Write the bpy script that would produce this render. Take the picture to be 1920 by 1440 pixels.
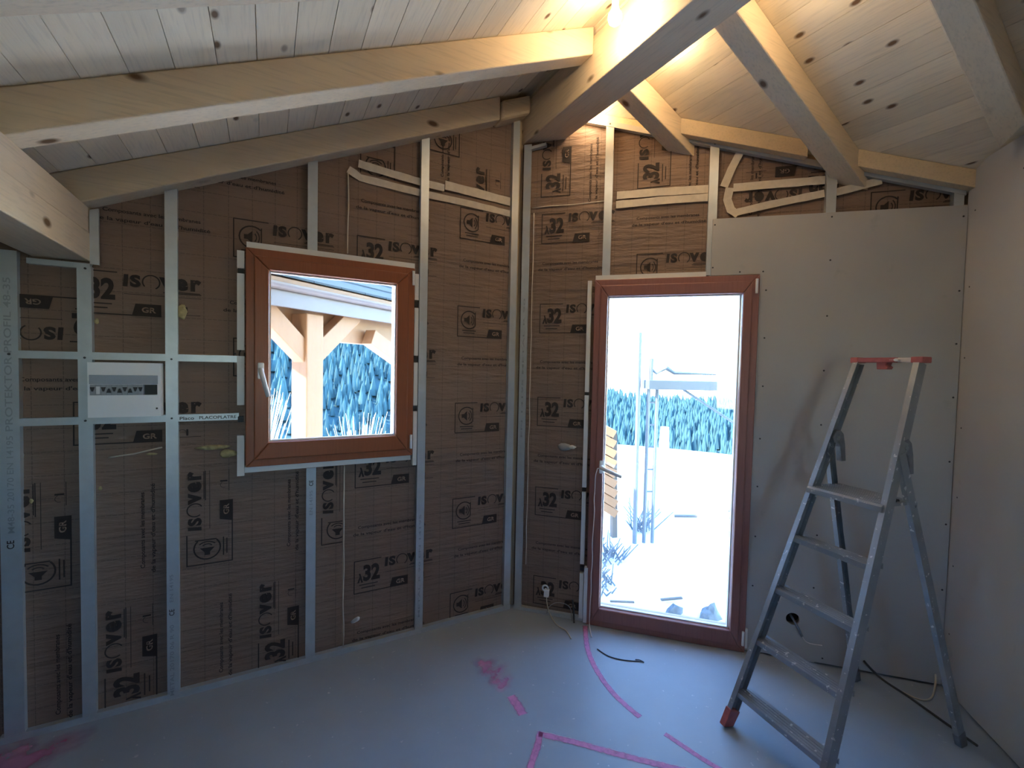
import bpy, bmesh, math, random
from mathutils import Vector, Matrix, noise
for o in list(bpy.data.objects): bpy.data.objects.remove(o)
SC = bpy.context.scene
COL = SC.collection
H2 = math.sqrt(.5)

# ------------------------------------------------------------------ camera
F_PX = 845.75
CAM = Vector((-1.4358, -2.5756, 1.6026))
yaw, pit, rol = math.radians(28.579), math.radians(-2.080), math.radians(1.251)
fwd = Vector((math.sin(yaw)*math.cos(pit), math.cos(yaw)*math.cos(pit), math.sin(pit)))
rt0 = Vector((math.cos(yaw), -math.sin(yaw), 0)); up0 = rt0.cross(fwd)
rt = rt0*math.cos(rol) + up0*math.sin(rol); up = -rt0*math.sin(rol) + up0*math.cos(rol)
cd = bpy.data.cameras.new('camera'); cam = bpy.data.objects.new('camera', cd); COL.objects.link(cam)
cd.sensor_width = 36; cd.sensor_fit = 'HORIZONTAL'; cd.lens = F_PX/1920*36; cd.clip_start = .02; cd.clip_end = 1000
M = Matrix((rt, up, -fwd)).transposed().to_4x4(); M.translation = CAM; cam.matrix_world = M
SC.camera = cam

# ------------------------------------------------------------------ sky, sun, exposure
wd = bpy.data.worlds.new('sky'); SC.world = wd; wd.use_nodes = True
nt = wd.node_tree; nt.nodes.clear()
sky = nt.nodes.new('ShaderNodeTexSky'); sky.sky_type = 'NISHITA'; sky.sun_disc = False
sky.sun_elevation = math.radians(38); sky.sun_rotation = math.radians(-72); sky.altitude = 1500; sky.air_density = 1.0; sky.dust_density = .15; sky.ozone_density = 5
bg = nt.nodes.new('ShaderNodeBackground'); bg.inputs[1].default_value = .24
wo = nt.nodes.new('ShaderNodeOutputWorld')
nt.links.new(sky.outputs[0], bg.inputs[0]); nt.links.new(bg.outputs[0], wo.inputs[0])
sd = bpy.data.lights.new('sun', 'SUN'); sd.energy = 2.6; sd.angle = .009; sd.color = (1, .93, .82)
so = bpy.data.objects.new('sun', sd); COL.objects.link(so)
sdir = Vector((-.95*math.cos(.66), .31*math.cos(.66), math.sin(.66))).normalized()
so.rotation_euler = sdir.to_track_quat('Z', 'Y').to_euler(); so.location = (-20, 8, 20)
SC.view_settings.view_transform = 'Standard'; SC.view_settings.look = 'None'
SC.view_settings.gamma = 1; SC.view_settings.use_curve_mapping = False
SC.view_settings.exposure = 4.2
SC.cycles.use_denoising = True
SC.cycles.max_bounces = 8; SC.cycles.diffuse_bounces = 5; SC.cycles.glossy_bounces = 2; SC.cycles.use_adaptive_sampling = True; SC.cycles.adaptive_threshold = .12; SC.cycles.transparent_max_bounces = 12
SC.cycles.sample_clamp_indirect = 6

# ------------------------------------------------------------------ materials
MATS = {}
def newmat(name):
    m = bpy.data.materials.new(name); m.use_nodes = True; m.node_tree.nodes.clear()
    N = m.node_tree.nodes; out = N.new('ShaderNodeOutputMaterial'); b = N.new('ShaderNodeBsdfPrincipled')
    m.node_tree.links.new(b.outputs[0], out.inputs[0]); MATS[name] = m
    return m, m.node_tree, b
def rgba(c): return (c[0], c[1], c[2], 1)
def nd(t, typ, **k):
    n = t.nodes.new(typ)
    for a, v in k.items(): setattr(n, a, v)
    return n
def coords(t, scale=(1,1,1), rot=(0,0,0)):
    tc = nd(t, 'ShaderNodeTexCoord'); mp = nd(t, 'ShaderNodeMapping')
    mp.inputs['Scale'].default_value = scale; mp.inputs['Rotation'].default_value = rot
    t.links.new(tc.outputs['Object'], mp.inputs[0]); return mp.outputs[0]
def mixc(t, fac, a, b, mode='MIX'):
    n = nd(t, 'ShaderNodeMix', data_type='RGBA', blend_type=mode)
    for i, v in ((0, fac), (6, a), (7, b)):
        if hasattr(v, 'is_linked') or hasattr(v, 'links'): t.links.new(v, n.inputs[i])
        else: n.inputs[i].default_value = v if i == 0 else rgba(v)
    return n.outputs[2]
def ramp(t, src, p0, p1, c0=(0,0,0), c1=(1,1,1)):
    r = nd(t, 'ShaderNodeValToRGB'); e = r.color_ramp.elements
    e[0].position = p0; e[1].position = p1; e[0].color = rgba(c0); e[1].color = rgba(c1)
    t.links.new(src, r.inputs[0]); return r.outputs[0]
def noiset(t, vec, scale, detail=4, rough=.55):
    n = nd(t, 'ShaderNodeTexNoise'); n.inputs['Scale'].default_value = scale; n.inputs['Detail'].default_value = detail
    n.inputs['Roughness'].default_value = rough; t.links.new(vec, n.inputs[0]); return n.outputs[0]
def bump(t, b, h, strength=.2, dist=.01):
    n = nd(t, 'ShaderNodeBump'); n.inputs['Strength'].default_value = strength; n.inputs['Distance'].default_value = dist
    t.links.new(h, n.inputs['Height']); t.links.new(n.outputs[0], b.inputs['Normal'])
def plain(name, col, rough=.6, metal=0, var=.0, scale=8):
    m, t, b = newmat(name); b.inputs['Roughness'].default_value = rough; b.inputs['Metallic'].default_value = metal
    if var:
        n = noiset(t, coords(t), scale)
        c = mixc(t, ramp(t, n, .3, .7), [x*(1-var) for x in col], [min(1, x*(1+var)) for x in col]); t.links.new(c, b.inputs['Base Color'])
    else: b.inputs['Base Color'].default_value = rgba(col)
    return m
def wood(name, axis, col, knot=.5, var=.10, rot=(0,0,0), rough=.65, random_tone=.12, flat=False):
    m, t, b = newmat(name)
    st = [9, 9, 9]; st[axis] = .55
    v = coords(t, st, rot)
    oi = nd(t, 'ShaderNodeObjectInfo')
    off = nd(t, 'ShaderNodeVectorMath', operation='ADD'); sc = nd(t, 'ShaderNodeMath', operation='MULTIPLY'); sc.inputs[1].default_value = 37
    t.links.new(oi.outputs['Random'], sc.inputs[0]); t.links.new(v, off.inputs[0]); t.links.new(sc.outputs[0], off.inputs[1]); v = off.outputs[0]
    n1 = noiset(t, v, 2.2, 5, .6)
    n2 = noiset(t, v, 14, 3, .5)
    dark = [c*f for c, f in zip(col, (.80, .72, .62))]; light = [min(1, c*1.06) for c in col]
    c = mixc(t, ramp(t, n1, .35, .68), light, [c*(1-var*.6)+d*var*.6 for c, d in zip(col, dark)])
    c = mixc(t, ramp(t, n2, .5, .75), c, [x*.88 for x in col]); 
    # knots
    ks = [8, 8, 8]; ks[axis] = 4.0
    kv = coords(t, ks, rot); o2 = nd(t, 'ShaderNodeVectorMath', operation='ADD'); t.links.new(kv, o2.inputs[0]); t.links.new(sc.outputs[0], o2.inputs[1])
    vo = nd(t, 'ShaderNodeTexVoronoi'); vo.inputs['Scale'].default_value = 1.0; vo.voronoi_dimensions = '2D' if flat else '3D'; t.links.new(o2.outputs[0], vo.inputs[0])
    kd = ramp(t, vo.outputs['Distance'], .05 if flat else .08, .11 if flat else .17, (1,1,1), (0,0,0))
    sep = nd(t, 'ShaderNodeSeparateColor'); t.links.new(vo.outputs['Color'], sep.inputs[0])
    keep = ramp(t, sep.outputs[0], 1-knot-.02, 1-knot+.02)
    km = nd(t, 'ShaderNodeMath', operation='MULTIPLY'); t.links.new(kd, km.inputs[0]); t.links.new(keep, km.inputs[1])
    c = mixc(t, km.outputs[0], c, (.16, .085, .035))
    # per-piece tone
    tone = nd(t, 'ShaderNodeMapRange'); tone.inputs['To Min'].default_value = 1-random_tone; tone.inputs['To Max'].default_value = 1+random_tone*.4
    t.links.new(oi.outputs['Random'], tone.inputs[0])
    c = mixc(t, 1.0, c, tone.outputs[0], 'MULTIPLY')
    t.links.new(c, b.inputs['Base Color']); b.inputs['Roughness'].default_value = rough
    bump(t, b, n2, .12, .004)
    return m

WOODC = (.76, .61, .42)
wood('plank_wood', 1, (.86, .75, .56), .40, random_tone=.14, flat=True)
SLOPE = math.atan(.45)
wood('rafter_wood', 0, WOODC, .45)
wood('ridge_wood', 1, (.74, .60, .42), .45)
wood('block_wood', 0, (.72, .56, .36), .2)
wood('porch_wood', 2, (.32, .175, .09), .2, random_tone=.05)
wood('frame_wood', 2, (.30, .085, .028), 0, rough=.42, random_tone=.02)
wood('door_wood', 2, (.32, .135, .11), 0, rough=.45, random_tone=.02)
plain('galvanised', (.56, .59, .61), .42, .55, .06, 14)
plain('white_strip', (.80, .79, .76), .5)
plain('print_ink', (.040, .028, .024), .8)
plain('stud_ink', (.36, .38, .41), .7)
plain('print_gap', (.30, .205, .15), .8)
plain('wool', (.44, .36, .18), .95, 0, .3, 60)
plain('dark_void', (.018, .018, .02), .9)
plain('black_plastic', (.02, .02, .022), .5)
plain('white_plastic', (.92, .92, .93), .4)
plain('grey_plastic', (.42, .44, .47), .45)
plain('label_grey', (.38, .42, .48), .5)
plain('handle_metal', (.85, .82, .80), .35, .0)
plain('tape_paper', (.66, .585, .48), .75, 0, .08, 30)
plain('cable_beige', (.60, .55, .42), .6)
plain('cable_grey', (.30, .29, .28), .6)
plain('cable_black', (.05, .055, .06), .6)
plain('string', (.78, .70, .66), .8)
plain('red_plastic', (.42, .105, .095), .55, 0, .15, 30)
plain('pale_paint', (.75, .68, .64), .6)
plain('hinge_grey', (.22, .23, .25), .45, .3, .15, 40)
plain('exterior_wall', (.55, .42, .28), .8)
plain('roof_tile', (.028, .038, .040), .7, 0, .15, 5)
plain('gutter', (.125, .098, .092), .45, .3, .05)
plain('snow', (.84, .85, .88), .85, 0, .04, 1.5)
plain('dry_plant', (.72, .74, .62), .8)
plain('scaffold_metal', (.13, .155, .175), .5, .1); plain('deck_metal', (.10, .115, .125), .5, .1); plain('rubble', (.14, .165, .19), .9, 0, .3, 20)
plain('stick_wood', (.14, .12, .10), .8)
plain('conifer', (.033, .088, .098), .9, 0, .2, .5)  # distance haze painted in as an even blue tint
plain('hill_haze', (.035, .090, .100), .95, 0, .2, .3)  # slope carries the same painted haze blue as its trees
plain('screw_dark', (.06, .06, .065), .5, .3)

# drywall
m, t, b = newmat('drywall'); v = coords(t)
n = noiset(t, v, 1.3, 3); n2 = noiset(t, v, 9, 5)
c = mixc(t, ramp(t, n, .35, .65), (.46, .445, .43), (.50, .485, .47))
c = mixc(t, ramp(t, n2, .66, .80), c, (.41, .40, .385))
t.links.new(c, b.inputs['Base Color']); b.inputs['Roughness'].default_value = .85
# floor
m, t, b = newmat('floor_board'); v = coords(t)
n = noiset(t, v, 1.6, 6, .6); n2 = noiset(t, v, 34, 3)
c = mixc(t, ramp(t, n, .3, .7), (.29, .33, .375), (.35, .40, .45))  # grey board colour with the blue sky light tinted in
c = mixc(t, ramp(t, n2, .68, .78), c, (.66, .65, .63))
vs = nd(t, 'ShaderNodeTexVoronoi'); vs.inputs['Scale'].default_value = 5; t.links.new(v, vs.inputs[0])
c = mixc(t, ramp(t, vs.outputs['Distance'], .012, .022, (1,1,1), (0,0,0)), c, (.16, .14, .12))
t.links.new(c, b.inputs['Base Color']); b.inputs['Roughness'].default_value = .48
bump(t, b, n2, .06, .004)
# kraft paper: brown with a printed dashed grid and wrinkles
def kraft(name, col, rotated=False):
    m, t, b = newmat(name); v = coords(t)
    n = noiset(t, v, 3, 5); n2 = noiset(t, coords(t, (5, 5, 30)), 1.0, 4)
    c = mixc(t, ramp(t, n, .3, .7), [x*.88 for x in col], [x*1.08 for x in col])
    c = mixc(t, ramp(t, n2, .62, .8), c, [x*1.18 for x in col])
    uv = nd(t, 'ShaderNodeUVMap'); sp = nd(t, 'ShaderNodeSeparateXYZ'); t.links.new(uv.outputs[0], sp.inputs[0])
    tot = None
    for k, per in ((0, .10), (1, .10)):
        a = nd(t, 'ShaderNodeMath', operation='DIVIDE'); a.inputs[1].default_value = per; t.links.new(sp.outputs[k], a.inputs[0])
        f = nd(t, 'ShaderNodeMath', operation='FRACT'); t.links.new(a.outputs[0], f.inputs[0])
        l = nd(t, 'ShaderNodeMath', operation='LESS_THAN'); l.inputs[1].default_value = .028; t.links.new(f.outputs[0], l.inputs[0])
        # dashes
        a2 = nd(t, 'ShaderNodeMath', operation='DIVIDE'); a2.inputs[1].default_value = .021; t.links.new(sp.outputs[1-k], a2.inputs[0])
        f2 = nd(t, 'ShaderNodeMath', operation='FRACT'); t.links.new(a2.outputs[0], f2.inputs[0])
        l2 = nd(t, 'ShaderNodeMath', operation='LESS_THAN'); l2.inputs[1].default_value = .8; t.links.new(f2.outputs[0], l2.inputs[0])
        mm = nd(t, 'ShaderNodeMath', operation='MULTIPLY'); t.links.new(l.outputs[0], mm.inputs[0]); t.links.new(l2.outputs[0], mm.inputs[1])
        if tot is None: tot = mm.outputs[0]
        else:
            mx = nd(t, 'ShaderNodeMath', operation='MAXIMUM'); t.links.new(tot, mx.inputs[0]); t.links.new(mm.outputs[0], mx.inputs[1]); tot = mx.outputs[0]
    hf = nd(t, 'ShaderNodeMath', operation='MULTIPLY'); hf.inputs[1].default_value = .62; t.links.new(tot, hf.inputs[0])
    c = mixc(t, hf.outputs[0], c, [x*.35 for x in col])
    t.links.new(c, b.inputs['Base Color']); b.inputs['Roughness'].default_value = .62
    bump(t, b, n2, .8, .016)
kraft('kraft', (.245, .160, .116))
# ladder aluminium with paint spatter
m, t, b = newmat('aluminium'); v = coords(t)
n = noiset(t, v, 42, 4, .6); n2 = noiset(t, v, 5, 3)
c = mixc(t, ramp(t, n2, .35, .65), (.30, .315, .33), (.40, .415, .43)); sp = ramp(t, n, .63, .67)
c = mixc(t, sp, c, (.74, .73, .70)); t.links.new(c, b.inputs['Base Color'])
mi = nd(t, 'ShaderNodeMath', operation='MULTIPLY_ADD'); mi.inputs[1].default_value = -.6; mi.inputs[2].default_value = .6
t.links.new(sp, mi.inputs[0]); t.links.new(mi.outputs[0], b.inputs['Metallic']); b.inputs['Roughness'].default_value = .42
# glass
def glass(name, tint, gl=.06):
    m = bpy.data.materials.new(name); m.use_nodes = True; t = m.node_tree; t.nodes.clear(); MATS[name] = m
    o = t.nodes.new('ShaderNodeOutputMaterial'); a = t.nodes.new('ShaderNodeBsdfTransparent'); g = t.nodes.new('ShaderNodeBsdfGlossy'); mx = t.nodes.new('ShaderNodeMixShader')
    a.inputs[0].default_value = rgba(tint); g.inputs['Roughness'].default_value = .02; mx.inputs[0].default_value = gl
    t.links.new(a.outputs[0], mx.inputs[1]); t.links.new(g.outputs[0], mx.inputs[2]); t.links.new(mx.outputs[0], o.inputs[0])
glass('pane_glass', (.80, .84, .84))
# spray paint: solid line and soft blotch
def spray(name, soft):
    m, t, b = newmat(name); b.inputs['Base Color'].default_value = (.72, .25, .47, 1); b.inputs['Roughness'].default_value = .7
    uv = nd(t, 'ShaderNodeUVMap'); sp = nd(t, 'ShaderNodeSeparateXYZ'); t.links.new(uv.outputs[0], sp.inputs[0])
    n = noiset(t, coords(t), 45 if not soft else 14, 4)
    a = nd(t, 'ShaderNodeMath', operation='MULTIPLY_ADD'); a.inputs[1].default_value = .9 if soft else .7; t.links.new(n, a.inputs[0]); t.links.new(sp.outputs[0], a.inputs[2])
    al = ramp(t, a.outputs[0], .30 if not soft else .35, .88 if not soft else 1.25); 
    if soft:
        k = nd(t, 'ShaderNodeMath', operation='MULTIPLY'); k.inputs[1].default_value = .60; t.links.new(al, k.inputs[0]); al = k.outputs[0]
    else:
        k = nd(t, 'ShaderNodeMath', operation='MULTIPLY'); k.inputs[1].default_value = .85; t.links.new(al, k.inputs[0]); al = k.outputs[0]
    t.links.new(al, b.inputs['Alpha'])
spray('spray_line', False); spray('spray_blotch', True)
def emit(name, col, s):
    m = bpy.data.materials.new(name); m.use_nodes = True; t = m.node_tree; t.nodes.clear(); MATS[name] = m
    o = t.nodes.new('ShaderNodeOutputMaterial'); e = t.nodes.new('ShaderNodeEmission'); e.inputs[0].default_value = rgba(col); e.inputs[1].default_value = s
    t.links.new(e.outputs[0], o.inputs[0])
emit('bulb_glow', (1, .80, .54), 9); emit('bulb_dim', (1, .78, .50), 4.6)

# ------------------------------------------------------------------ object helpers
def empty(name, loc=(0,0,0)):
    o = bpy.data.objects.new(name, None); COL.objects.link(o); o.location = loc; o.empty_display_size = .05; return o
def tag(o, label=None, cat=None, group=None, kind=None):
    if label: o['label'] = label
    if cat: o['category'] = cat
    if group: o['group'] = group
    if kind: o['kind'] = kind
    return o
def root_off(p):
    v = Vector((0,0,0))
    while p is not None: v += p.location; p = p.parent
    return v
class MB:
    def __init__(s): s.v = []; s.f = []; s.uv = None
    def add(s, vs, fs):
        o = len(s.v); s.v += [Vector(x) for x in vs]; s.f += [[i+o for i in f] for f in fs]; return s
    def box(s, x0, x1, y0, y1, z0, z1):
        return s.add([(x0,y0,z0),(x1,y0,z0),(x1,y1,z0),(x0,y1,z0),(x0,y0,z1),(x1,y0,z1),(x1,y1,z1),(x0,y1,z1)],
                     [(0,3,2,1),(4,5,6,7),(0,1,5,4),(1,2,6,5),(2,3,7,6),(3,0,4,7)])
    def fbox(s, fr, a0, a1, d0, d1, z0, z1):
        """box in a wall frame: a along the wall, d out of it into the room"""
        return s.add([fr(a,z,d) for z in (z0,z1) for a,d in ((a0,d0),(a1,d0),(a1,d1),(a0,d1))],
                     [(0,3,2,1),(4,5,6,7),(0,1,5,4),(1,2,6,5),(2,3,7,6),(3,0,4,7)])
    def fprism(s, fr, poly, d0, d1):
        n = len(poly)
        return s.add([fr(a,z,d0) for a,z in poly] + [fr(a,z,d1) for a,z in poly],
                     [list(range(n))[::-1], list(range(n,2*n))] + [(i,(i+1)%n,(i+1)%n+n,i+n) for i in range(n)])
    def prism(s, poly, z0f, z1f):
        n = len(poly); a = z0f if callable(z0f) else (lambda x,y: z0f); b = z1f if callable(z1f) else (lambda x,y: z1f)
        return s.add([(x,y,a(x,y)) for x,y in poly] + [(x,y,b(x,y)) for x,y in poly],
                     [list(range(n))[::-1], list(range(n,2*n))] + [(i,(i+1)%n,(i+1)%n+n,i+n) for i in range(n)])
    def beam(s, p, q, w, h, side=None, h0=None):
        """rectangular bar from p to q; w across 'side', h along the other normal"""
        p, q = Vector(p), Vector(q); t = (q-p).normalized()
        side = Vector(side) if side is not None else t.cross(Vector((0,0,1)))
        side = (side - t*side.dot(t)).normalized(); o = t.cross(side).normalized()
        vs = [c + side*a*w/2 + o*b*h/2 for c in (p,q) for a,b in ((-1,-1),(1,-1),(1,1),(-1,1))]
        return s.add(vs, [(0,3,2,1),(4,5,6,7),(0,1,5,4),(1,2,6,5),(2,3,7,6),(3,0,4,7)])
    def tube(s, pts, r, n=8, cap=True):
        pts = [Vector(p) for p in pts]; prev = None; base = len(s.v)
        for i, p in enumerate(pts):
            t = (pts[min(i+1,len(pts)-1)] - pts[max(i-1,0)]).normalized()
            ref = prev if prev is not None else (Vector((0,0,1)) if abs(t.z) < .9 else Vector((1,0,0)))
            a = (ref - t*ref.dot(t)).normalized(); prev = a; b = t.cross(a)
            rr = r[i] if isinstance(r, (list, tuple)) else r
            s.v += [p + a*rr*math.cos(2*math.pi*k/n) + b*rr*math.sin(2*math.pi*k/n) for k in range(n)]
        for i in range(len(pts)-1):
            for k in range(n):
                a, b = base+i*n+k, base+i*n+(k+1)%n; s.f.append([a, b, b+n, a+n])
        if cap: s.f += [[base+k for k in range(n)][::-1], [base+(len(pts)-1)*n+k for k in range(n)]]
        return s
    def build(s, name, mat, parent=None, smooth=False, bevel=0, origin=None):
        off = root_off(parent)
        loc = Vector((0,0,0))
        if parent is None:
            if origin is None:
                lo = [min(v[i] for v in s.v) for i in range(3)]; hi = [max(v[i] for v in s.v) for i in range(3)]
                loc = Vector(((lo[0]+hi[0])/2, (lo[1]+hi[1])/2, lo[2]))
            else: loc = Vector(origin)
            off = loc
        me = bpy.data.meshes.new(name); me.from_pydata([tuple(v-off) for v in s.v], [], s.f)
        if s.uv:
            ul = me.uv_layers.new(name='UVMap')
            for l in me.loops: ul.data[l.index].uv = s.uv[l.vertex_index]
        bm = bmesh.new(); bm.from_mesh(me)
        if not s.uv or len(s.f) < 20000: bmesh.ops.recalc_face_normals(bm, faces=bm.faces)
        bm.to_mesh(me); bm.free()
        if smooth:
            for p in me.polygons: p.use_smooth = True
        me.materials.append(MATS[mat]); me.update()
        o = bpy.data.objects.new(name, me); COL.objects.link(o); o.location = loc
        if parent is not None: o.parent = parent
        if bevel:
            md = o.modifiers.new('bevel', 'BEVEL'); md.width = bevel; md.segments = 2; md.limit_method = 'ANGLE'
        return o
def wA(x, z, d): return Vector((x, -d, z))
def wB(s_, z, d): return Vector(((s_-d)*H2, -(s_+d)*H2, z))
LB = 2.326
def wC(t_, z, d): return wB(LB-d, z, t_)
ceilL = lambda x: 3.335 + .45*x
ceilR = lambda x: 3.336 - .443*x
topA = lambda x: ceilL(x)
topB = lambda s_: 3.336 - .3133*s_

# ------------------------------------------------------------------ setting: floor, walls, ceiling
fl = MB().prism([(-3.3,.25),(.1,.254),(1.998,-1.644),(-.957,-4.6),(-3.3,-4.6)], -.2, 0).build('floor', 'floor_board', origin=(0,0,0))
tag(fl, 'pale grey dusty subfloor with pink spray paint marks', kind='structure')

WIN = (-1.526, -.693, 1.084, 2.156)
DOR = (.493, 1.401, 0.0, 2.15)
# wall with the window
mb = MB(); x0, x1, z0, z1 = WIN[0]+.05, WIN[1]-.05, WIN[2]+.05, WIN[3]-.05
mb.fprism(wA, [(-3.3,-.2),(x0,-.2),(x0,topA(x0)+.02),(-3.3,topA(-3.3)+.02)], -.30, -.045)
mb.fprism(wA, [(x1,-.2),(.12,-.2),(.12,topA(0)),(0,topA(0)+.02),(x1,topA(x1)+.02)], -.30, -.045)
mb.fprism(wA, [(x0,-.2),(x1,-.2),(x1,z0),(x0,z0)], -.30, -.045)
mb.fprism(wA, [(x0,z1),(x1,z1),(x1,topA(x1)+.02),(x0,topA(x0)+.02)], -.30, -.045)
wall_left = tag(mb.build('wall_left', 'exterior_wall', origin=(0,0,0)), 'unfinished wall of metal studs and brown printed insulation around the window', kind='structure')
mb = MB(); s0, s1 = DOR[0]+.05, DOR[1]-.05
mb.fprism(wB, [(-.12,-.2),(s0,-.2),(s0,topB(s0)+.02),(-.12,topB(-.12)+.02)], -.30, -.045)
mb.fprism(wB, [(s1,-.2),(LB+.3,-.2),(LB+.3,topB(LB+.3)+.02),(s1,topB(s1)+.02)], -.30, -.045)
mb.fprism(wB, [(s0,DOR[3]-.05),(s1,DOR[3]-.05),(s1,topB(s1)+.02),(s0,topB(s0)+.02)], -.30, -.045)
mb.fprism(wB, [(s0,-.2),(s1,-.2),(s1,-.01),(s0,-.01)], -.30, -.045)
wall_back = tag(mb.build('wall_back', 'exterior_wall', origin=(0,0,0)), 'unfinished wall around the glazed door, half insulation and half drywall', kind='structure')
# right wall: dark core and drywall
mb = MB(); mb.fprism(wC, [(-.1,-.2),(4.1,-.2),(4.1,3.6),(2.2,3.5),(-.1,2.72)], -.3, -.06)
wall_right = tag(mb.build('wall_right', 'exterior_wall', origin=(0,0,0)), 'plain grey drywall side wall to the right of the stepladder', kind='structure')
mb = MB(); mb.fbox(wC, .002, 1.2, -.0125, 0, .012, 2.648); mb.build('drywall_board', 'drywall', wall_right, bevel=.002)
mb = MB(); mb.fbox(wC, 1.203, 2.4, -.0125, 0, .012, 2.648); mb.build('drywall_board', 'drywall', wall_right, bevel=.002)
mb = MB(); mb.fbox(wC, 2.403, 3.9, -.0125, 0, .012, 2.648); mb.build('drywall_board', 'drywall', wall_right, bevel=.002)
# rear and left room walls (outside the view; they close the room, with glazing that lets daylight in)
mb = MB()
mb.box(-3.3,-2.0,-4.65,-4.4,-.2,2.5); mb.box(-1.4,-.8,-4.65,-4.4,-.2,3.2); mb.box(-2.0,-1.4,-4.65,-4.4,-.2,1.0)
mb.prism([(-3.3,-4.65),(-.8,-4.65),(-.8,-4.4),(-3.3,-4.4)], 2.1, lambda x,y: ceilL(x)+.02)
tag(mb.build('wall_rear', 'drywall', origin=(-2,-4.5,0)), 'drywall wall behind the viewpoint with a narrow window', kind='structure')
mb = MB(); mb.box(-3.45,-3.2,-4.65,.3,-.2,ceilL(-3.2)+.03)
tag(mb.build('wall_side', 'dark_void', origin=(-3.3,-2,0)), 'dark side wall beyond the eaves plate', kind='structure')  # near-black colour stands in for the unlit space beyond the plate
w2 = MB()
for a,b_ in ((-2.0,-1.94),(-1.46,-1.4)): w2.box(a,b_,-4.56,-4.48,1.0,2.1)
w2.box(-2.0,-1.4,-4.56,-4.48,1.0,1.06); w2.box(-2.0,-1.4,-4.56,-4.48,2.04,2.1)
w2o = tag(w2.build('window_2', 'frame_wood', origin=(-2.1,-4.5,.12)), 'narrow brown window behind the viewpoint', kind='structure')
MB().box(-1.96,-1.44,-4.53,-4.51,1.04,2.06).build('pane', 'pane_glass', w2o)

# roof deck and boarded ceiling
mb = MB()
mb.prism([(-3.8,-4.75),(.02,-4.75),(.02,.5),(-3.8,.5)], lambda x,y: ceilL(x)+.022, lambda x,y: ceilL(x)+.16)
mb.prism([(0,-4.75),(3.2,-4.75),(3.2,-2.7),(0,.5)], lambda x,y: ceilR(x)+.022, lambda x,y: ceilR(x)+.16)
ceiling = tag(mb.build('ceiling', 'plank_wood', origin=(0,0,3.3)), 'pitched ceiling of pale spruce boards', kind='structure')
PW = .1180
def plank_l(i):
    xa = -.0525 - PW*i; xb = xa - PW + .0022
    g = MB()
    f0 = lambda x,y: ceilL(x); f1 = lambda x,y: ceilL(x)+.021
    g.prism([(xb,-4.42),(xa,-4.42),(xa,.04),(xb,.04)], f0, f1)
    return g
for i in range(27): plank_l(i).build('plank', 'plank_wood', ceiling)
MB().prism([(-.05,-4.42),(.03,-4.42),(.03,.04),(-.05,.04)], lambda x,y: ceilL(x), lambda x,y: ceilL(x)+.021).build('plank', 'plank_wood', ceiling)
for i in range(16):
    xa = .03 + PW*i; xb = xa + PW - .0022
    MB().prism([(xa,-4.42),(xb,-4.42),(xb,-xb+.1),(xa,-xa+.1)], lambda x,y: ceilR(x), lambda x,y: ceilR(x)+.021).build('plank', 'plank_wood', ceiling)

# ------------------------------------------------------------------ roof timbers
def timber(name, mb, mat, label, group=None, bevel=.006):
    return tag(mb.build(name, mat, bevel=bevel), label, 'beam', group)
timber('ridge_beam', MB().box(.023,.222,-4.45,.18,3.051,3.30), 'ridge_wood', 'thick pale ridge beam running overhead to the wall corner')
mL = .45; zL = 3.195
def raft_l(y0, y1, xa=-3.2, xb=.022):
    return MB().prism([(xa,y0),(xb,y0),(xb,y1),(xa,y1)], lambda x,y: zL+mL*x, lambda x,y: ceilL(x)-.001)
timber('rafter', raft_l(-.689,-.583), 'rafter_wood', 'nearest rafter in view on the left slope, its face warmly lit near the ridge', 'rafters of the left roof slope')
timber('rafter', raft_l(-1.285,-1.175), 'rafter_wood', 'rafter cut off by the top edge of the photo, only its pale underside showing', 'rafters of the left roof slope')
def raft_r(y0, y1):
    f0 = lambda x,y: 3.196-.443*x; f1 = lambda x,y: ceilR(x)-.001
    xe0, xe1 = min(-y0+.05, 3.182+y0), min(-y1+.05, 3.182+y1)
    return MB().prism([(.223,y0),(xe0,y0),(xe1,y1),(.223,y1)], f0, f1)
timber('rafter', raft_r(-.713,-.605), 'rafter_wood', 'short rafter from the ridge beam down to the wall above the door', 'rafters of the right roof slope')
timber('rafter', raft_r(-1.33,-1.219), 'rafter_wood', 'rafter on the right slope with a bright yellow side near the ridge', 'rafters of the right roof slope')
timber('rafter', raft_r(-1.925,-1.824), 'rafter_wood', 'rafter in the top right corner of the photo, meeting the plain drywall', 'rafters of the right roof slope')
# rake beam along the window wall
timber('rake_beam', MB().prism([(-2.9,-.065),(-.19,-.065),(-.19,.05),(-2.9,.05)], lambda x,y: 3.194+mL*x, lambda x,y: ceilL(x)-.001), 'rafter_wood', 'sloping timber along the top of the window wall')
timber('beam_end', MB().prism([(-.187,-.085),(.018,-.085),(.018,.05),(-.187,.05)], lambda x,y: 3.185+mL*min(x,-.04)+ (.03 if x>0 else 0), lambda x,y: ceilL(x)-.03), 'block_wood', 'short orange lit timber block beside the ridge beam', bevel=.02)
# eaves plate: two timbers stacked
pe = empty('eaves_plate', (-2.2,-2.2,2.018)); tag(pe, 'eaves plate of two stacked timbers at the upper left edge', 'beam')
MB().box(-2.29,-2.100,-4.42,.03,2.018,2.137).build('lower_timber', 'ridge_wood', pe, bevel=.004)
MB().prism([(-2.29,-4.42),(-2.104,-4.42),(-2.104,.03),(-2.29,.03)], 2.1385, lambda x,y: zL+mL*x-.002).build('upper_timber', 'ridge_wood', pe, bevel=.004)
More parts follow.
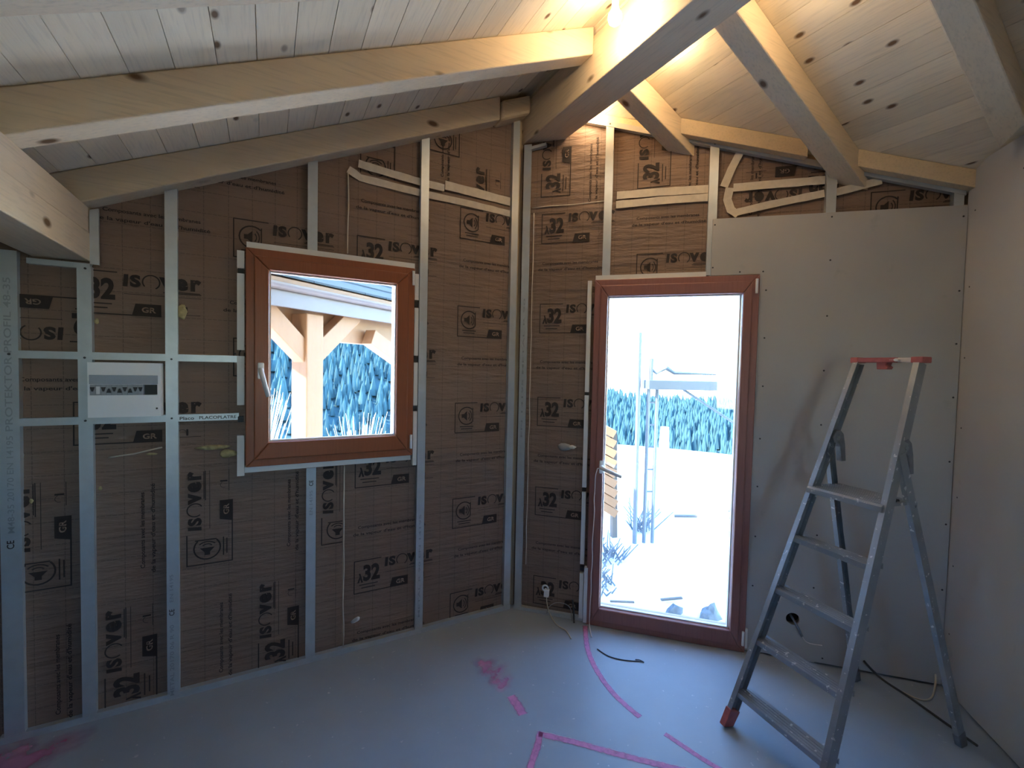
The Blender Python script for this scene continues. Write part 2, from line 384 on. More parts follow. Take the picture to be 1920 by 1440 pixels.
# blocking over the door wall
for (sa, sb), lab in (((.78,1.60),'sloping blocking timber above the door between two rafters'), ((1.72,2.34),'sloping blocking timber above the drywall in the right corner'), ((.33,.80),'small yellow lit blocking timber between ridge beam and first rafter')):
    dd = .05 if sa > .5 else -.02
    g = MB(); tz = lambda a, d: 3.334-.3133*(a-d); bz = lambda a: 3.262-.3133*a
    g.add([wB(a,z_,d) for d in (-.042,dd) for a,z_ in ((sa,bz(sa)),(sb,bz(sb)),(sb,tz(sb,d)),(sa,tz(sa,d)))], [(0,3,2,1),(4,5,6,7),(0,1,5,4),(1,2,6,5),(2,3,7,6),(3,0,4,7)])
    timber('blocking_timber', g, 'block_wood', lab, 'blocking timbers above the door wall', .003)

# ------------------------------------------------------------------ insulation
def bulge(a, z, seed):
    return .004*math.sin(a*7.1+seed)*math.sin(z*3.3+seed*1.7) + .003*noise.noise(Vector((a*2.3, z*2.3, seed*3.1))) + (.0022 if seed < 6 else .0042)*noise.noise(Vector((a*2, z*14, seed)))
def panel(fr, parent, a0, a1, z0, zt, d, seed, hole=None, label=None):
    zt = zt if callable(zt) else (lambda a, zz=zt: zz)
    na = max(2, int((a1-a0)/.025)); nz = max(2, int((max(zt(a0),zt(a1))-z0)/.025))
    mb = MB(); mb.uv = []
    for i in range(na+1):
        a = a0+(a1-a0)*i/na
        for j in range(nz+1):
            z = z0+(zt(a)-z0)*j/nz
            e = min(i, na-i, j, nz-j); fall = -.006 if e == 0 else 0
            mb.v.append(fr(a, z, d+bulge(a,z,seed)+fall)); mb.uv.append((a+10, z+10))
    for i in range(na):
        for j in range(nz):
            am = a0+(a1-a0)*(i+.5)/na; zm = z0+(zt(am)-z0)*(j+.5)/nz
            if hole and hole[0] < am < hole[1] and hole[2] < zm < hole[3]: continue
            k = i*(nz+1)+j; mb.f.append([k, k+nz+1, k+nz+2, k+1])
    o = mb.build('insulation_panel', 'kraft', parent, smooth=True)
    o['panel'] = 1; del o['panel']
    if label: o['label'] = label
    return dict(o=o, fr=fr, a0=a0, a1=a1, z0=z0, zt=zt, d=d, seed=seed, hole=hole)
hA = (WIN[0]+.03, WIN[1]-.03, WIN[2]+.03, WIN[3]-.03)
hB = (DOR[0]+.03, DOR[1]-.03, -.1, DOR[3]-.03)
topk = lambda a: 3.26+.45*a
P1 = panel(wA, wall_left, -2.42, -1.05, 1.19, topk, -.030, 1, hA)
P2 = panel(wA, wall_left, -2.42, -1.062, .0, 1.205, -.027, 2, hA)
P3 = panel(wA, wall_left, -1.056, .0, .0, 2.655, -.029, 3, hA)
P4 = panel(wA, wall_left, -1.05, .0, 2.645, topk, -.033, 4, None)
P1b = panel(wA, wall_left, -2.335, -2.13, 1.62, 2.0, -.024, 5, None)
topkb = lambda s_: 3.29-.3133*s_
P5 = panel(wB, wall_back, .0, 1.17, .0, 2.635, -.030, 6, hB)
P6 = panel(wB, wall_back, .0, 1.19, 2.628, topkb, -.034, 7, None)
P7 = panel(wB, wall_back, 1.16, LB, 2.2, topkb, -.032, 8, None)

# -------- printed marks
_dg = None
TXT = {}
def text2d(s, bold=0.0):
    key = (s, bold)
    if key in TXT: return TXT[key]
    cu = bpy.data.curves.new('t', 'FONT'); cu.body = s; cu.size = 1; cu.resolution_u = 3; cu.offset = bold; cu.fill_mode = 'FRONT'
    ob = bpy.data.objects.new('t', cu); COL.objects.link(ob); bpy.context.view_layer.update()
    me = ob.evaluated_get(bpy.context.evaluated_depsgraph_get()).to_mesh()
    vs = [(v.co.x, v.co.y) for v in me.vertices]; fs = [tuple(p.vertices) for p in me.polygons]
    bpy.data.objects.remove(ob); bpy.data.curves.remove(cu)
    TXT[key] = (vs, fs); return TXT[key]
class G2:
    def __init__(s): s.v = []; s.f = []; s.m = []
    def add(s, vs, fs, m=0):
        o = len(s.v); s.v += vs; s.f += [[i+o for i in f] for f in fs]; s.m += [m]*len(fs); return s
    def rect(s, x0, y0, x1, y1, m=0, sl=0): return s.add([(x0,y0),(x1,y0),(x1+sl,y1),(x0+sl,y1)], [(0,1,2,3)], m)
    def text(s, t, x0, x1, y0, y1, bold=.02, m=0, keep=False):
        vs, fs = text2d(t, bold)
        lx, hx = min(v[0] for v in vs), max(v[0] for v in vs); ly, hy = min(v[1] for v in vs), max(v[1] for v in vs)
        return s.add([(x0+(x-lx)/(hx-lx)*(x1-x0), y0+(y-ly)/(hy-ly)*(y1-y0)) for x, y in vs], fs, m)
    def arc(s, cx, cy, r0, r1, a0, a1, n=18, m=0, sy=1):
        vs = []; 
        for i in range(n+1):
            a = math.radians(a0+(a1-a0)*i/n); vs += [(cx+r0*math.cos(a), cy+sy*r0*math.sin(a)), (cx+r1*math.cos(a), cy+sy*r1*math.sin(a))]
        return s.add(vs, [(2*i, 2*i+1, 2*i+3, 2*i+2) for i in range(n)], m)
def stamp(kind):
    g = G2()
    w = .028
    g.rect(0,0,w,1); g.rect(0,1-w,.80,1); g.rect(0,0,1.6,w)
    if kind == 'lam':
        g.text('32', .27, .76, .34, .84, .045)
        g.add([(.10,.32),(.155,.32),(.20,.46),(.165,.50)], [(0,1,2,3)]); g.add([(.145,.60),(.19,.60),(.27,.32),(.215,.32)], [(0,1,2,3)])
        g.rect(.16,.235,.70,.262); g.rect(.22,.14,.62,.168)
    else:
        g.arc(.42,.56,.265,.30,45,315); g.rect(.62,.36,.65,.82)
        g.add([(.24,.50),(.32,.50),(.43,.40),(.43,.72),(.32,.62),(.24,.62)], [(0,1,2,3,4,5)])
        g.arc(.43,.56,.08,.105,-55,55,8,sy=1.3); g.arc(.43,.56,.145,.17,-55,55,8,sy=1.3)
        g.rect(.18,.195,.66,.222); g.rect(.22,.12,.62,.147)
    # brand word
    g.rect(.90,.68,.985,.96,sl=.02); g.text('S', 1.03, 1.23, .675, .965, .05)
    g.arc(1.43,.815,.15,.178,-60,300-80,20); g.text('v', 1.58, 1.87, .68, .96, .05); g.text('e', 1.89, 2.15, .675, .965, .05); g.text('r', 2.20, 2.42, .68, .965, .05)
    g.rect(1.66,.585,2.42,.605); g.rect(1.70,.615,2.40,.635); g.rect(.92,.50,2.42,.512)
    # dark tab with the two letters knocked out
    g.add([(1.06,0),(1.62,0),(1.62,.29),(1.13,.29)], [(0,1,2,3)]); g.text('GR', 1.25, 1.52, .085, .215, .03, 1)
    g.arc(2.02,.20,.07,.08,20,200,10); g.rect(2.10,.12,2.14,.28); g.rect(1.86,.08,2.40,.092)
    return g
STAMPS = {'lam': stamp('lam'), 'spk': stamp('spk')}
tl = G2(); tl.text("Composants avec les membranes", .14, 2.0, .30, .415, .02); tl.text("de la vapeur d'eau et d'humidité", 0, 2.2, .10, .215, .02); STAMPS['txt'] = tl
def clip2d(g, a0, a1, z0, zt):
    """cut a print down to the panel it is printed on"""
    bm = bmesh.new(); vs = [bm.verts.new((x, y, 0)) for x, y in g.v]
    for f, m in zip(g.f, g.m):
        try: bm.faces.new([vs[i] for i in f]).material_index = m
        except ValueError: pass
    for co, no in (((a0,0,0),(-1,0,0)), ((a1,0,0),(1,0,0)), ((0,z0,0),(0,-1,0))):
        bmesh.ops.bisect_plane(bm, geom=bm.verts[:]+bm.edges[:]+bm.faces[:], plane_co=co, plane_no=no, clear_outer=True)
    za, zb = zt(a0), zt(a1); nrm = Vector((-(zb-za), a1-a0, 0))
    bmesh.ops.bisect_plane(bm, geom=bm.verts[:]+bm.edges[:]+bm.faces[:], plane_co=(a0,za,0), plane_no=nrm, clear_outer=True)
    return bm
def put(kind, pn, a, z, rot=0, S=.19, name='printed_logo'):
    g = STAMPS[kind]; c, s_ = round(math.cos(math.radians(rot))), round(math.sin(math.radians(rot)))
    h = G2(); h.v = [(a + S*(x*c-y*s_), z + S*(x*s_+y*c)) for x, y in g.v]; h.f = g.f; h.m = g.m
    bm = clip2d(h, pn['a0']+.004, pn['a1']-.004, pn['z0']+.004, lambda q: pn['zt'](q)-.004)
    if pn['hole']:
        h0, h1, h2, h3 = pn['hole']
        for co, no in (((h0,0,0),(1,0,0)), ((h1,0,0),(1,0,0)), ((0,h2,0),(0,1,0)), ((0,h3,0),(0,1,0))):
            bmesh.ops.bisect_plane(bm, geom=bm.verts[:]+bm.edges[:]+bm.faces[:], plane_co=co, plane_no=no)
        bmesh.ops.delete(bm, geom=[f for f in bm.faces if h0 < f.calc_center_median().x < h1 and h2 < f.calc_center_median().y < h3], context='FACES')
    if not bm.faces: bm.free(); return
    off = root_off(pn['o'])
    for v in bm.verts:
        q = pn['fr'](v.co.x, v.co.y, pn['d']+bulge(v.co.x, v.co.y, pn['seed'])+.0045); v.co = q-off
    for f in bm.faces:
        if f.material_index == 1:
            for v in f.verts: v.co += (pn['fr'](0,0,.0012)-pn['fr'](0,0,0))
    me = bpy.data.meshes.new(name if kind != 'txt' else 'printed_text'); bm.to_mesh(me); bm.free()
    me.materials.append(MATS['print_ink']); me.materials.append(MATS['print_gap'])
    o = bpy.data.objects.new(me.name, me); COL.objects.link(o); o.parent = pn['o']
# upper left sheet
for k in range(4): put('lam', P1, -2.168, 1.224+.574*k if k < 2 else 1.798+.60*(k-1))
put('spk', P1, -1.580, 2.112); put('spk', P1, -1.580, 1.53); put('lam', P1, -1.0, 2.138)
put('txt', P1, -2.09, 2.185); put('txt', P1, -1.775, 2.43); put('txt', P1, -2.36, 1.44); put('txt', P1, -1.62, 1.82)
put('lam', P1b, -2.02, 1.86, 180)
# lower left sheet, print turned upright
for k in range(5):
    bx = -1.885+.302*(2*k-0)/1.0
for bx, kd, bz in ((-2.176,'spk',.615),(-1.884,'lam',.012),(-1.581,'spk',.614),(-1.282,'lam',.008),(-.985,'spk',.617)):
    put(kd, P2, bx, bz, 90); put('txt', P2, bx+.02, .615 if kd == 'lam' else .03, 90)
# right sheet of the window wall
for k in range(5): put('lam', P3, -1.004, .307+.604*k); put('txt', P3, -1.01, .012+.604*k)
for k in range(5): put('spk', P3, -.404-.006*(4-k), -.005+.597*k); put('txt', P3, -.405, .385+.60*k)
put('spk', P4, -.411, 2.866, 90); put('lam', P4, -.115, 2.38, 90); put('spk', P4, -.80, 2.62, 90); put('txt', P4, -.45, 2.70, 90)
# door wall
for k, z in enumerate((.045,.638,1.227,1.829,2.401)): put('lam', P5, .138, z)
for z in (.385,.965,1.575,2.205): put('txt', P5, .122, z)
put('spk', P5, .733, 2.118); put('txt', P5, .70, 2.45)
put('lam', P6, .318, 2.694, 90); put('lam', P6, .914, 2.700, 90); put('txt', P6, .51, 2.62, 90); put('txt', P6, 1.09, 2.50, 90)
put('spk', P7, 1.924, 2.385); put('lam', P7, 1.775, 2.753, 180); put('txt', P7, 1.42, 2.47, 90)

# yellow wool showing at torn edges of the paper
def tuft(fr, a, z, d, r, parent, seed, mat='wool'):
    rnd = random.Random(seed); bm = bmesh.new(); bmesh.ops.create_icosphere(bm, subdivisions=2, radius=1)
    mb = MB(); vs = []
    for v in bm.verts:
        k = 1+.45*noise.noise(v.co*2.1+Vector((seed,0,0))); vs.append(fr(a+v.co.x*r[0]*k, z+v.co.z*r[1]*k, d+v.co.y*r[2]*k))
    fs = [[v.index for v in f.verts] for f in bm.faces]; bm.free(); mb.add(vs, fs)
    mb.build('wool_tuft' if mat == 'wool' else 'torn_paper', mat, parent, smooth=True)
for a, z, r in ((-1.66,1.185,(.07,.012,.012)),(-1.60,1.15,(.035,.02,.012)),(-1.785,1.83,(.022,.035,.012)),(-2.085,1.765,(.008,.012,.006)),(-1.80,1.07,(.006,.008,.005)),(-2.08,1.03,(.007,.01,.005)),(-2.30,1.0,(.006,.01,.005)),(-1.90,1.17,(.02,.006,.006))):
    tuft(wA, a, z, -.022, r, wall_left, int(a*-97))
tuft(wB, .325, 1.10, -.024, (.045,.025,.012), wall_back, 5, 'cable_grey'); tuft(wB, .375, 1.105, -.020, (.022,.012,.012), wall_back, 8, 'tape_paper')

def paper_edge(fr, pts, d, parent, seed):
    P = []
    for (a,z), (a2,z2) in zip(pts, pts[1:]):
        k = max(2, int(math.hypot(a2-a, z2-z)/.06)); P += [(a+(a2-a)*i/k, z+(z2-z)*i/k) for i in range(k)]
    P.append(pts[-1])
    MB().tube([fr(a+.006*noise.noise(Vector((i*.35,seed,0))), z+.004*noise.noise(Vector((i*.35,seed,5))), d) for i, (a,z) in enumerate(P)], .0032, 6).build('paper_edge', 'tape_paper', parent, smooth=True)
paper_edge(wA, [(-1.058,.03),(-1.060,1.04)], -.020, wall_left, 1); paper_edge(wA, [(-1.052,2.20),(-1.050,2.63)], -.020, wall_left, 2)
paper_edge(wB, [(.07,2.634),(.53,2.640)], -.024, wall_back, 3); paper_edge(wB, [(.085,.30),(.085,2.60)], -.026, wall_back, 4)
paper_edge(wA, [(-2.05,1.165),(-1.96,1.175),(-1.86,1.20)], -.020, wall_left, 6)

# ------------------------------------------------------------------ metal studs and rails
def cstud(fr, a0, a1, zb, zt0, zt1, parent, flip=False, dep=.036, name='metal_stud'):
    """C section: front face at d=0, one web, a lip; slanted top"""
    tk = .0016; w = a1-a0
    prof = [(0,0),(1,0),(1,-dep*.35),(1-tk/w,-dep*.35),(1-tk/w,-tk),(tk/w,-tk),(tk/w,-dep+tk),(1,-dep+tk),(1,-dep),(0,-dep)]
    if flip: prof = [(1-u, d) for u, d in prof]
    n = len(prof); mb = MB()
    vs = [fr(a0+u*w, zb, d) for u, d in prof] + [fr(a0+u*w, zt0+(zt1-zt0)*u, d) for u, d in prof]
    mb.add(vs, [(i,(i+1)%n,(i+1)%n+n,i+n) for i in range(n)] + [(0,1,4,5),(1,2,3,4),(5,6,9,0),(6,7,8,9)] + [(n+0,n+1,n+4,n+5)])
    return mb.build(name, 'galvanised', parent)
W = .047
rk = lambda x: 3.20+.45*x
for xr, zb in ((-2.096,.0),(-1.796,.0),(-.609,.0),(-.014,.0)):
    x0 = xr-W
    zt = 1.995 if xr < -2 else rk(x0)
    cstud(wA, x0, xr, zb, zt, zt if xr < -2 else rk(xr), wall_left, flip=xr < -1)
cstud(wA, -1.251, -1.204, 2.185, rk(-1.251), rk(-1.204), wall_left, True); s3 = cstud(wA, -1.251, -1.204, 0, 1.05, 1.05, wall_left, True)
s0o = cstud(wA, -2.385, -2.323, 0, 2.03, 2.03, wall_left, True)
cstud(wA, -2.100, -2.070, 2.005, 2.235, 2.245, wall_left)
rb = lambda s_: 3.255-.318*s_
cstud(wB, .018, .065, 0, 3.03, 3.03, wall_back)
cstud(wB, .532, .579, 2.175, rb(.532), rb(.579), wall_back); cstud(wB, 1.124, 1.171, 2.16, rb(1.124), rb(1.171), wall_back)
cstud(wB, 1.711, 1.758, 2.3, rb(1.711), rb(1.758), wall_back); cstud(wB, 2.270, 2.312, 2.3, rb(2.27), rb(2.312), wall_back)
cstud(wB, 1.711, 1.758, 0, 2.3, 2.3, wall_back)
def rail(fr, a0, a1, z0a, z0b, h, parent, d=.0012, dep=.03):
    mb = MB().fprism(fr, [(a0,z0a),(a1,z0b),(a1,z0b+h),(a0,z0a+h)], d-dep, d); return mb.build('metal_rail', 'galvanised', parent)
r1 = rail(wA, -2.326, -1.555, 1.597, 1.599, .032, wall_left)
r2 = rail(wA, -2.326, -1.555, 1.318, 1.318, .032, wall_left)
rail(wA, -2.295, -2.10, 1.985, 1.985, .022, wall_left)
rail(wA, -2.40, -.01, 0, 0, .03, wall_left, d=.002); rail(wB, .01, .47, 0, 0, .022, wall_back, d=.0005)
rail(wB, .30, 2.318, 3.255-.318*.30-.003, 3.255-.318*2.318-.003, .032, wall_back, d=.0025)
rail(wB, .03, .16, 2.99, 3.01, .018, wall_back, d=.003)
# printed lettering on studs and rail
def stext(fr, txt, a0, a1, z0, z1, rot, parent, d=.0022, mat='stud_ink', bold=.01):
    g = G2(); 
    if rot: g.text(txt, 0, z1-z0, 0, a1-a0, bold); pts = [(a1-y, z0+x) for x, y in g.v]
    else: g.text(txt, 0, a1-a0, 0, z1-z0, bold); pts = [(a0+x, z0+y) for x, y in g.v]
    mb = MB(); mb.add([fr(a, z, d) for a, z in pts], g.f); return mb.build('printed_text', mat, parent)
stext(wA, 'PLACOPLATRE', -1.715, -1.565, 1.326, 1.341, 0, r2, .003, 'print_ink', .015)
stext(wA, 'Placo', -1.79, -1.735, 1.325, 1.340, 0, r2, .003, 'print_ink', .015)
stud_txt = 'EN 14195'
stext(wA, 'EN 14195', -1.832, -1.818, .47, .60, 1, wall_left); stext(wA, 'CE', -1.834, -1.814, .405, .435, 1, wall_left, mat='print_ink')
stext(wA, 'METAL 20170 06 R 90', -1.832, -1.816, .02, .36, 1, wall_left)
stext(wA, 'CE', -1.238, -1.218, .955, .985, 1, wall_left, mat='print_ink'); stext(wA, 'EN 14195', -1.236, -1.220, .80, .93, 1, wall_left)
stext(wA, 'CE', -2.366, -2.344, .815, .85, 1, wall_left, mat='print_ink')
stext(wA, 'PROTEKTOR PROFIL 48-35', -2.364, -2.342, 1.30, 1.92, 1, wall_left); stext(wA, 'M48-35 20170 EN 14195', -2.362, -2.342, .88, 1.28, 1, wall_left)
stext(wA, 'METAL R 90 EN 14195', -.640, -.628, .10, .72, 1, wall_left); stext(wB, 'EN 14195 METAL R 90', .036, .047, 1.15, 2.05, 1, wall_back)

# ------------------------------------------------------------------ drywall board beside the door, screws, box hole
mb = MB()
mb.fprism(wB, [(1.150,2.155),(1.403,2.155),(1.403,.012),(LB-.003,.012),(LB-.003,2.462),(1.150,2.476)], .0015, .0135)
# round socket hole is cut by a ring of facets: front face rebuilt with a hole
def holed_board():
    cx, cz, r = 1.639, .234, .034; n = 24; d1, d0 = .0135, .0015
    outer = [(1.150,2.155),(1.403,2.155),(1.403,.012),(LB-.003,.012),(LB-.003,2.462),(1.150,2.476)]
    bm = bmesh.new()
    sq = .07
    mb = MB()
    def slab(poly): mb.fprism(wB, poly, d0, d1)
    slab([(1.150,2.155),(1.403,2.155),(LB-.003,2.155),(LB-.003,2.462),(1.150,2.476)])
    slab([(1.403,cz+sq),(LB-.003,cz+sq),(LB-.003,2.155),(1.403,2.155)])
    slab([(1.403,.012),(LB-.003,.012),(LB-.003,cz-sq),(1.403,cz-sq)])
    slab([(1.403,cz-sq),(cx-sq,cz-sq),(cx-sq,cz+sq),(1.403,cz+sq)]); slab([(cx+sq,cz-sq),(LB-.003,cz-sq),(LB-.003,cz+sq),(cx+sq,cz+sq)])
    for i in range(n):
        a0, a1 = 2*math.pi*i/n, 2*math.pi*(i+1)/n
        def rim(a):
            k = sq/max(abs(math.cos(a)), abs(math.sin(a))); return (cx+k*math.cos(a), cz+k*math.sin(a))
        slab([(cx+r*math.cos(a0), cz+r*math.sin(a0)), rim(a0), rim(a1), (cx+r*math.cos(a1), cz+r*math.sin(a1))])
    bm.free(); return mb
board = holed_board().build('drywall_board', 'drywall', wall_back)
cyl = lambda fr, a, z, d0, d1, r, n=14: MB().tube([fr(a,z,d0), fr(a,z,d1)], r, n)
cyl(wB, 1.639, .234, -.045, -.040, .045, 20).build('socket_box', 'dark_void', wall_back)
SCREWS = [(1.161,2.442),(1.737,2.446),(2.306,2.407),(1.418,2.168),(1.739,2.216),(1.436,2.064),(1.736,1.918),(1.438,1.799),(2.306,2.037),(1.733,1.623),(2.306,1.771),(1.44,1.529),(1.732,1.328),(2.306,1.5),(1.437,1.233),(1.732,1.022),(2.306,1.172),(1.434,.961),(1.737,.72),(2.306,.849),(1.434,.675),(1.733,.426),(2.306,.508),(1.79,.04),(2.306,.15),(1.431,.39),(1.158,2.20),(1.30,2.17)]
for a, z in SCREWS: cyl(wB, a, z, .010, .0142, .0048, 8).build('screw', 'screw_dark', board)
for i, (a, z) in enumerate([(.06,2.42),(.05,2.05),(.045,1.7),(.05,1.35),(.05,1.0),(.05,.65),(.05,.3),(.35,2.5),(.62,2.5)]):
    cyl(wC, a, z, -.002, .0008, .004, 8).build('screw', 'screw_dark', wall_right)
def screwA(fr, a, z, par, d=.003): cyl(fr, a, z, d-.004, d, .0045, 8).build('screw', 'screw_dark', par)
for a, z in ((-2.35,1.613),(-2.12,1.605),(-1.82,1.607),(-2.12,1.334),(-1.82,1.334),(-2.115,1.985),(-1.57,1.64)): screwA(wA, a, z, wall_left, .004)
for s_ in (.555,1.147,1.735): screwA(wB, s_, 3.255-.318*s_+.013, wall_back, .005)

# ------------------------------------------------------------------ window and door
def frame4(fr, a0, a1, z0, z1, w, d0, d1, wb=None, wt=None):
    wb = wb or w; wt = wt or w; mb = MB()
    mb.fprism(fr, [(a0,z0),(a0+w,z0+wb),(a0+w,z1-wt),(a0,z1)], d0, d1); mb.fprism(fr, [(a1,z0),(a1,z1),(a1-w,z1-wt),(a1-w,z0+wb)], d0, d1)
    mb.fprism(fr, [(a0,z0),(a1,z0),(a1-w,z0+wb),(a0+w,z0+wb)], d0, d1); mb.fprism(fr, [(a0,z1),(a0+w,z1-wt),(a1-w,z1-wt),(a1,z1)], d0, d1)
    return mb
def glazed(name, fr, R, G, mat, label):
    root = empty(name, fr((R[0]+R[1])/2, R[2], 0)); tag(root, label, kind='structure')
    frame4(fr, R[0], R[1], R[2], R[3], .05, -.05, .028).build('frame', mat, root, bevel=.004)
    i = .036
    sash = frame4(fr, R[0]+i, R[1]-i, R[2]+i, R[3]-i, G[0]-R[0]-i-.006, -.04, .040, G[2]-R[2]-i-.006, R[3]-G[3]-i-.006).build('sash', mat, root, bevel=.006)
    frame4(fr, G[0]-.008, G[1]+.008, G[2]-.008, G[3]+.008, .010, -.01, .012).build('glazing_seal', 'white_plastic', root)
    MB().fbox(fr, G[0]-.004, G[1]+.004, -.006, .0, G[2]-.004, G[3]+.004).build('pane', 'pane_glass', root)
    return root, sash
win, wsash = glazed('window_1', wA, WIN, (-1.419,-.797,1.21,2.05), 'frame_wood', 'small square brown wooden window with a white lever handle')
dor, dsash = glazed('door_1', wB, DOR, (.581,1.307,.124,2.041), 'door_wood', 'tall glazed reddish brown door in the far wall')
# hinges
for fr, par, a, z in ((wA, win, -.703, 2.098),(wA, win, -.706, 1.165),(wB, dor, 1.385, 2.085),(wB, dor, 1.388, .085)):
    MB().tube([fr(a, z-.04, .036), fr(a, z+.04, .036)], .0075, 10).build('hinge', 'white_plastic', par, smooth=False)
# handles
mb = MB().fprism(wA, [(-1.474,1.52),(-1.446,1.52),(-1.446,1.60),(-1.474,1.60)], .038, .050); hb = mb.build('handle', 'handle_metal', win, bevel=.005)
MB().tube([wA(-1.460,1.565,.045), wA(-1.460,1.565,.082), wA(-1.452,1.53,.088), wA(-1.428,1.435,.088)], [.012,.012,.0115,.010], 10).build('lever', 'handle_metal', hb, smooth=True)
mb = MB().fprism(wB, [(.553,.965),(.583,.965),(.583,1.045),(.553,1.045)], .038, .050); hb = mb.build('handle', 'handle_metal', dor, bevel=.005)
MB().tube([wB(.568,1.01,.045), wB(.568,1.01,.085), wB(.585,1.003,.092), wB(.690,.965,.092)], [.012,.012,.0115,.010], 10).build('lever', 'handle_metal', hb, smooth=True)
# white edge strips packed around both frames
def strip(fr, par, a0, a1, z0, z1, d0=-.02, d1=.008): MB().fbox(fr, a0, a1, d0, d1, z0, z1).build('edge_strip', 'white_strip', par)
strip(wA, win, -1.522, -.690, 2.157, 2.186, -.03, .012); strip(wA, win, -1.530, -.700, 1.055, 1.083, -.03, .012)
for z0, z1 in ((2.055,2.140),(1.66,2.03),(1.39,1.63),(1.04,1.24)): strip(wA, win, -1.562, -1.531, z0, z1)
for z0, z1 in ((1.98,2.13),(1.66,1.935),(1.37,1.62),(1.02,1.335)): strip(wA, win, -.686, -.663, z0, z1)
for z0, z1 in ((1.46,2.15),(.86,1.44),(.37,.83),(.02,.31)): strip(wB, dor, .447, .472, z0, z1)
strip(wB, dor, .495, 1.124, 2.152, 2.180); strip(wB, dor, .478, .500, .012, .36, .0, .034); strip(wB, dor, 1.400, 1.412, .03, .14, .014, .03)
for z in (1.45,.845,.34): MB().fbox(wB, .447, .470, -.02, .002, z-.012, z+.012).build('dark_gap', 'black_plastic', dor)  # black pieces put in for the dark gaps between strips
for a, z in ((-.675,1.957),(-.675,1.64),(-.675,1.352),(-1.547,2.042),(-1.547,1.32)): MB().fbox(wA, a-.012, a+.012, -.02, .002, z-.014, z+.014).build('dark_gap', 'black_plastic', win)

# ------------------------------------------------------------------ electrical distribution box
db = empty('distribution_box', wA(-1.975,1.351,.0)); tag(db, 'white electrical distribution box with a row of breakers on the metal rails', 'fuse box')
X0, X1, Z0, Z1 = -2.099, -1.852, 1.351, 1.587
mb = MB(); mb.fbox(wA, X0, X1, -.03, .052, Z0, 1.446); mb.fbox(wA, X0, X1, -.03, .052, 1.492, Z1); mb.fbox(wA, X0, X0+.007, -.03, .052, 1.446, 1.492); mb.fbox(wA, X1-.012, X1, -.03, .052, 1.446, 1.492)
body = mb.build('cover', 'white_plastic', db)
MB().fbox(wA, X0+.006, X1-.010, .0525, .056, 1.494, 1.533).build('label_strip', 'label_grey', db, bevel=.001)
MB().fbox(wA, X0+.005, X1-.010, .0, .020, 1.446, 1.492).build('recess', 'black_plastic', db)
pat = 'd0dudududd'; bw = .0178
for i, k in enumerate(pat):
    a = X0+.007+i*bw
    br = MB().fbox(wA, a+.0004, a+bw-.0004, .02, .050, 1.4465, 1.4915).build('breaker', 'grey_plastic', db)
    if k != '0':
        zt, zb = (1.481,1.463) if k == 'd' else (1.457,1.475); wd_ = .0072
        MB().fprism(wA, [(a+bw/2-wd_,zt),(a+bw/2+wd_,zt),(a+bw/2+.002,zb),(a+bw/2-.002,zb)], .049, .058).build('toggle', 'black_plastic', br)
    else: MB().fbox(wA, a+.003, a+bw-.003, .049, .053, 1.452, 1.484).build('toggle', 'white_plastic', br)
cyl(wA, -1.866, 1.386, .050, .0535, .004, 10).build('cover_screw', 'black_plastic', db)

# ------------------------------------------------------------------ tape on the paper
def tape(fr, pts, w, d, label, seed=0):
    """a strip following pts (a,z), creased slightly"""
    mb = MB(); n = len(pts); dens = []
    for (a,z), (a2,z2) in zip(pts, pts[1:]):
        k = max(2, int(math.hypot(a2-a, z2-z)/.04))
        dens += [(a+(a2-a)*i/k, z+(z2-z)*i/k) for i in range(k)]
    dens.append(pts[-1])
    top, bot = [], []
    for i, (a, z) in enumerate(dens):
        p, q = dens[max(0,i-1)], dens[min(len(dens)-1,i+1)]; t = Vector((q[0]-p[0], q[1]-p[1])).normalized(); nn = Vector((-t.y, t.x))
        j = .003*noise.noise(Vector((i*.7, seed, 0))); dd = d+.004*noise.noise(Vector((i*.5, seed, 4)))
        for sg, row in ((1,top),(-1,bot)): row.append((a+nn.x*(w/2+j)*sg, z+nn.y*(w/2+j)*sg, dd))
    vs = [fr(*r) for r in top] + [fr(*r) for r in bot] + [fr(a,z,dd-.002) for a,z,dd in top] + [fr(a,z,dd-.002) for a,z,dd in bot]; L = len(top)
    fs = []
    for i in range(L-1): fs += [(i,i+1,L+i+1,L+i), (2*L+i,3*L+i,3*L+i+1,2*L+i+1), (i,2*L+i,2*L+i+1,i+1), (L+i,L+i+1,3*L+i+1,3*L+i)]
    fs += [(0,L,3*L,2*L), (L-1,3*L-1,4*L-1,2*L-1)]
    mb.add(vs, fs); o = mb.build('tape_strip', 'tape_paper'); tag(o, label, 'tape', 'tape strips on the insulation'); return o
DA = -.018
tape(wA, [(-1.052,2.648),(-.99,2.617),(-.645,2.602),(-.35,2.600),(-.064,2.590)], .040, DA, 'lower of the two long tape strips on the window wall', 1)
tape(wA, [(-1.00,2.690),(-.94,2.684),(-.645,2.663),(-.51,2.660)], .042, DA+.002, 'upper tape strip starting beside the window wall seam', 2)
tape(wA, [(-.505,2.678),(-.30,2.672),(-.066,2.664)], .052, DA+.003, 'short wide tape strip ending at the corner stud', 3)
tape(wB, [(.606,2.667),(.85,2.667),(1.122,2.660)], .046, DA, 'upper tape strip above the glazed door', 4)
tape(wB, [(.603,2.610),(.85,2.615),(1.122,2.612)], .044, DA+.002, 'lower tape strip above the glazed door', 5)
tape(wB, [(1.285,2.855),(1.24,2.76),(1.205,2.665)], .042, DA, 'steep short tape strip right of the stud above the drywall', 6)
tape(wB, [(1.255,2.655),(1.45,2.655),(1.708,2.655)], .044, DA+.002, 'upper tape strip above the drywall between two studs', 7)
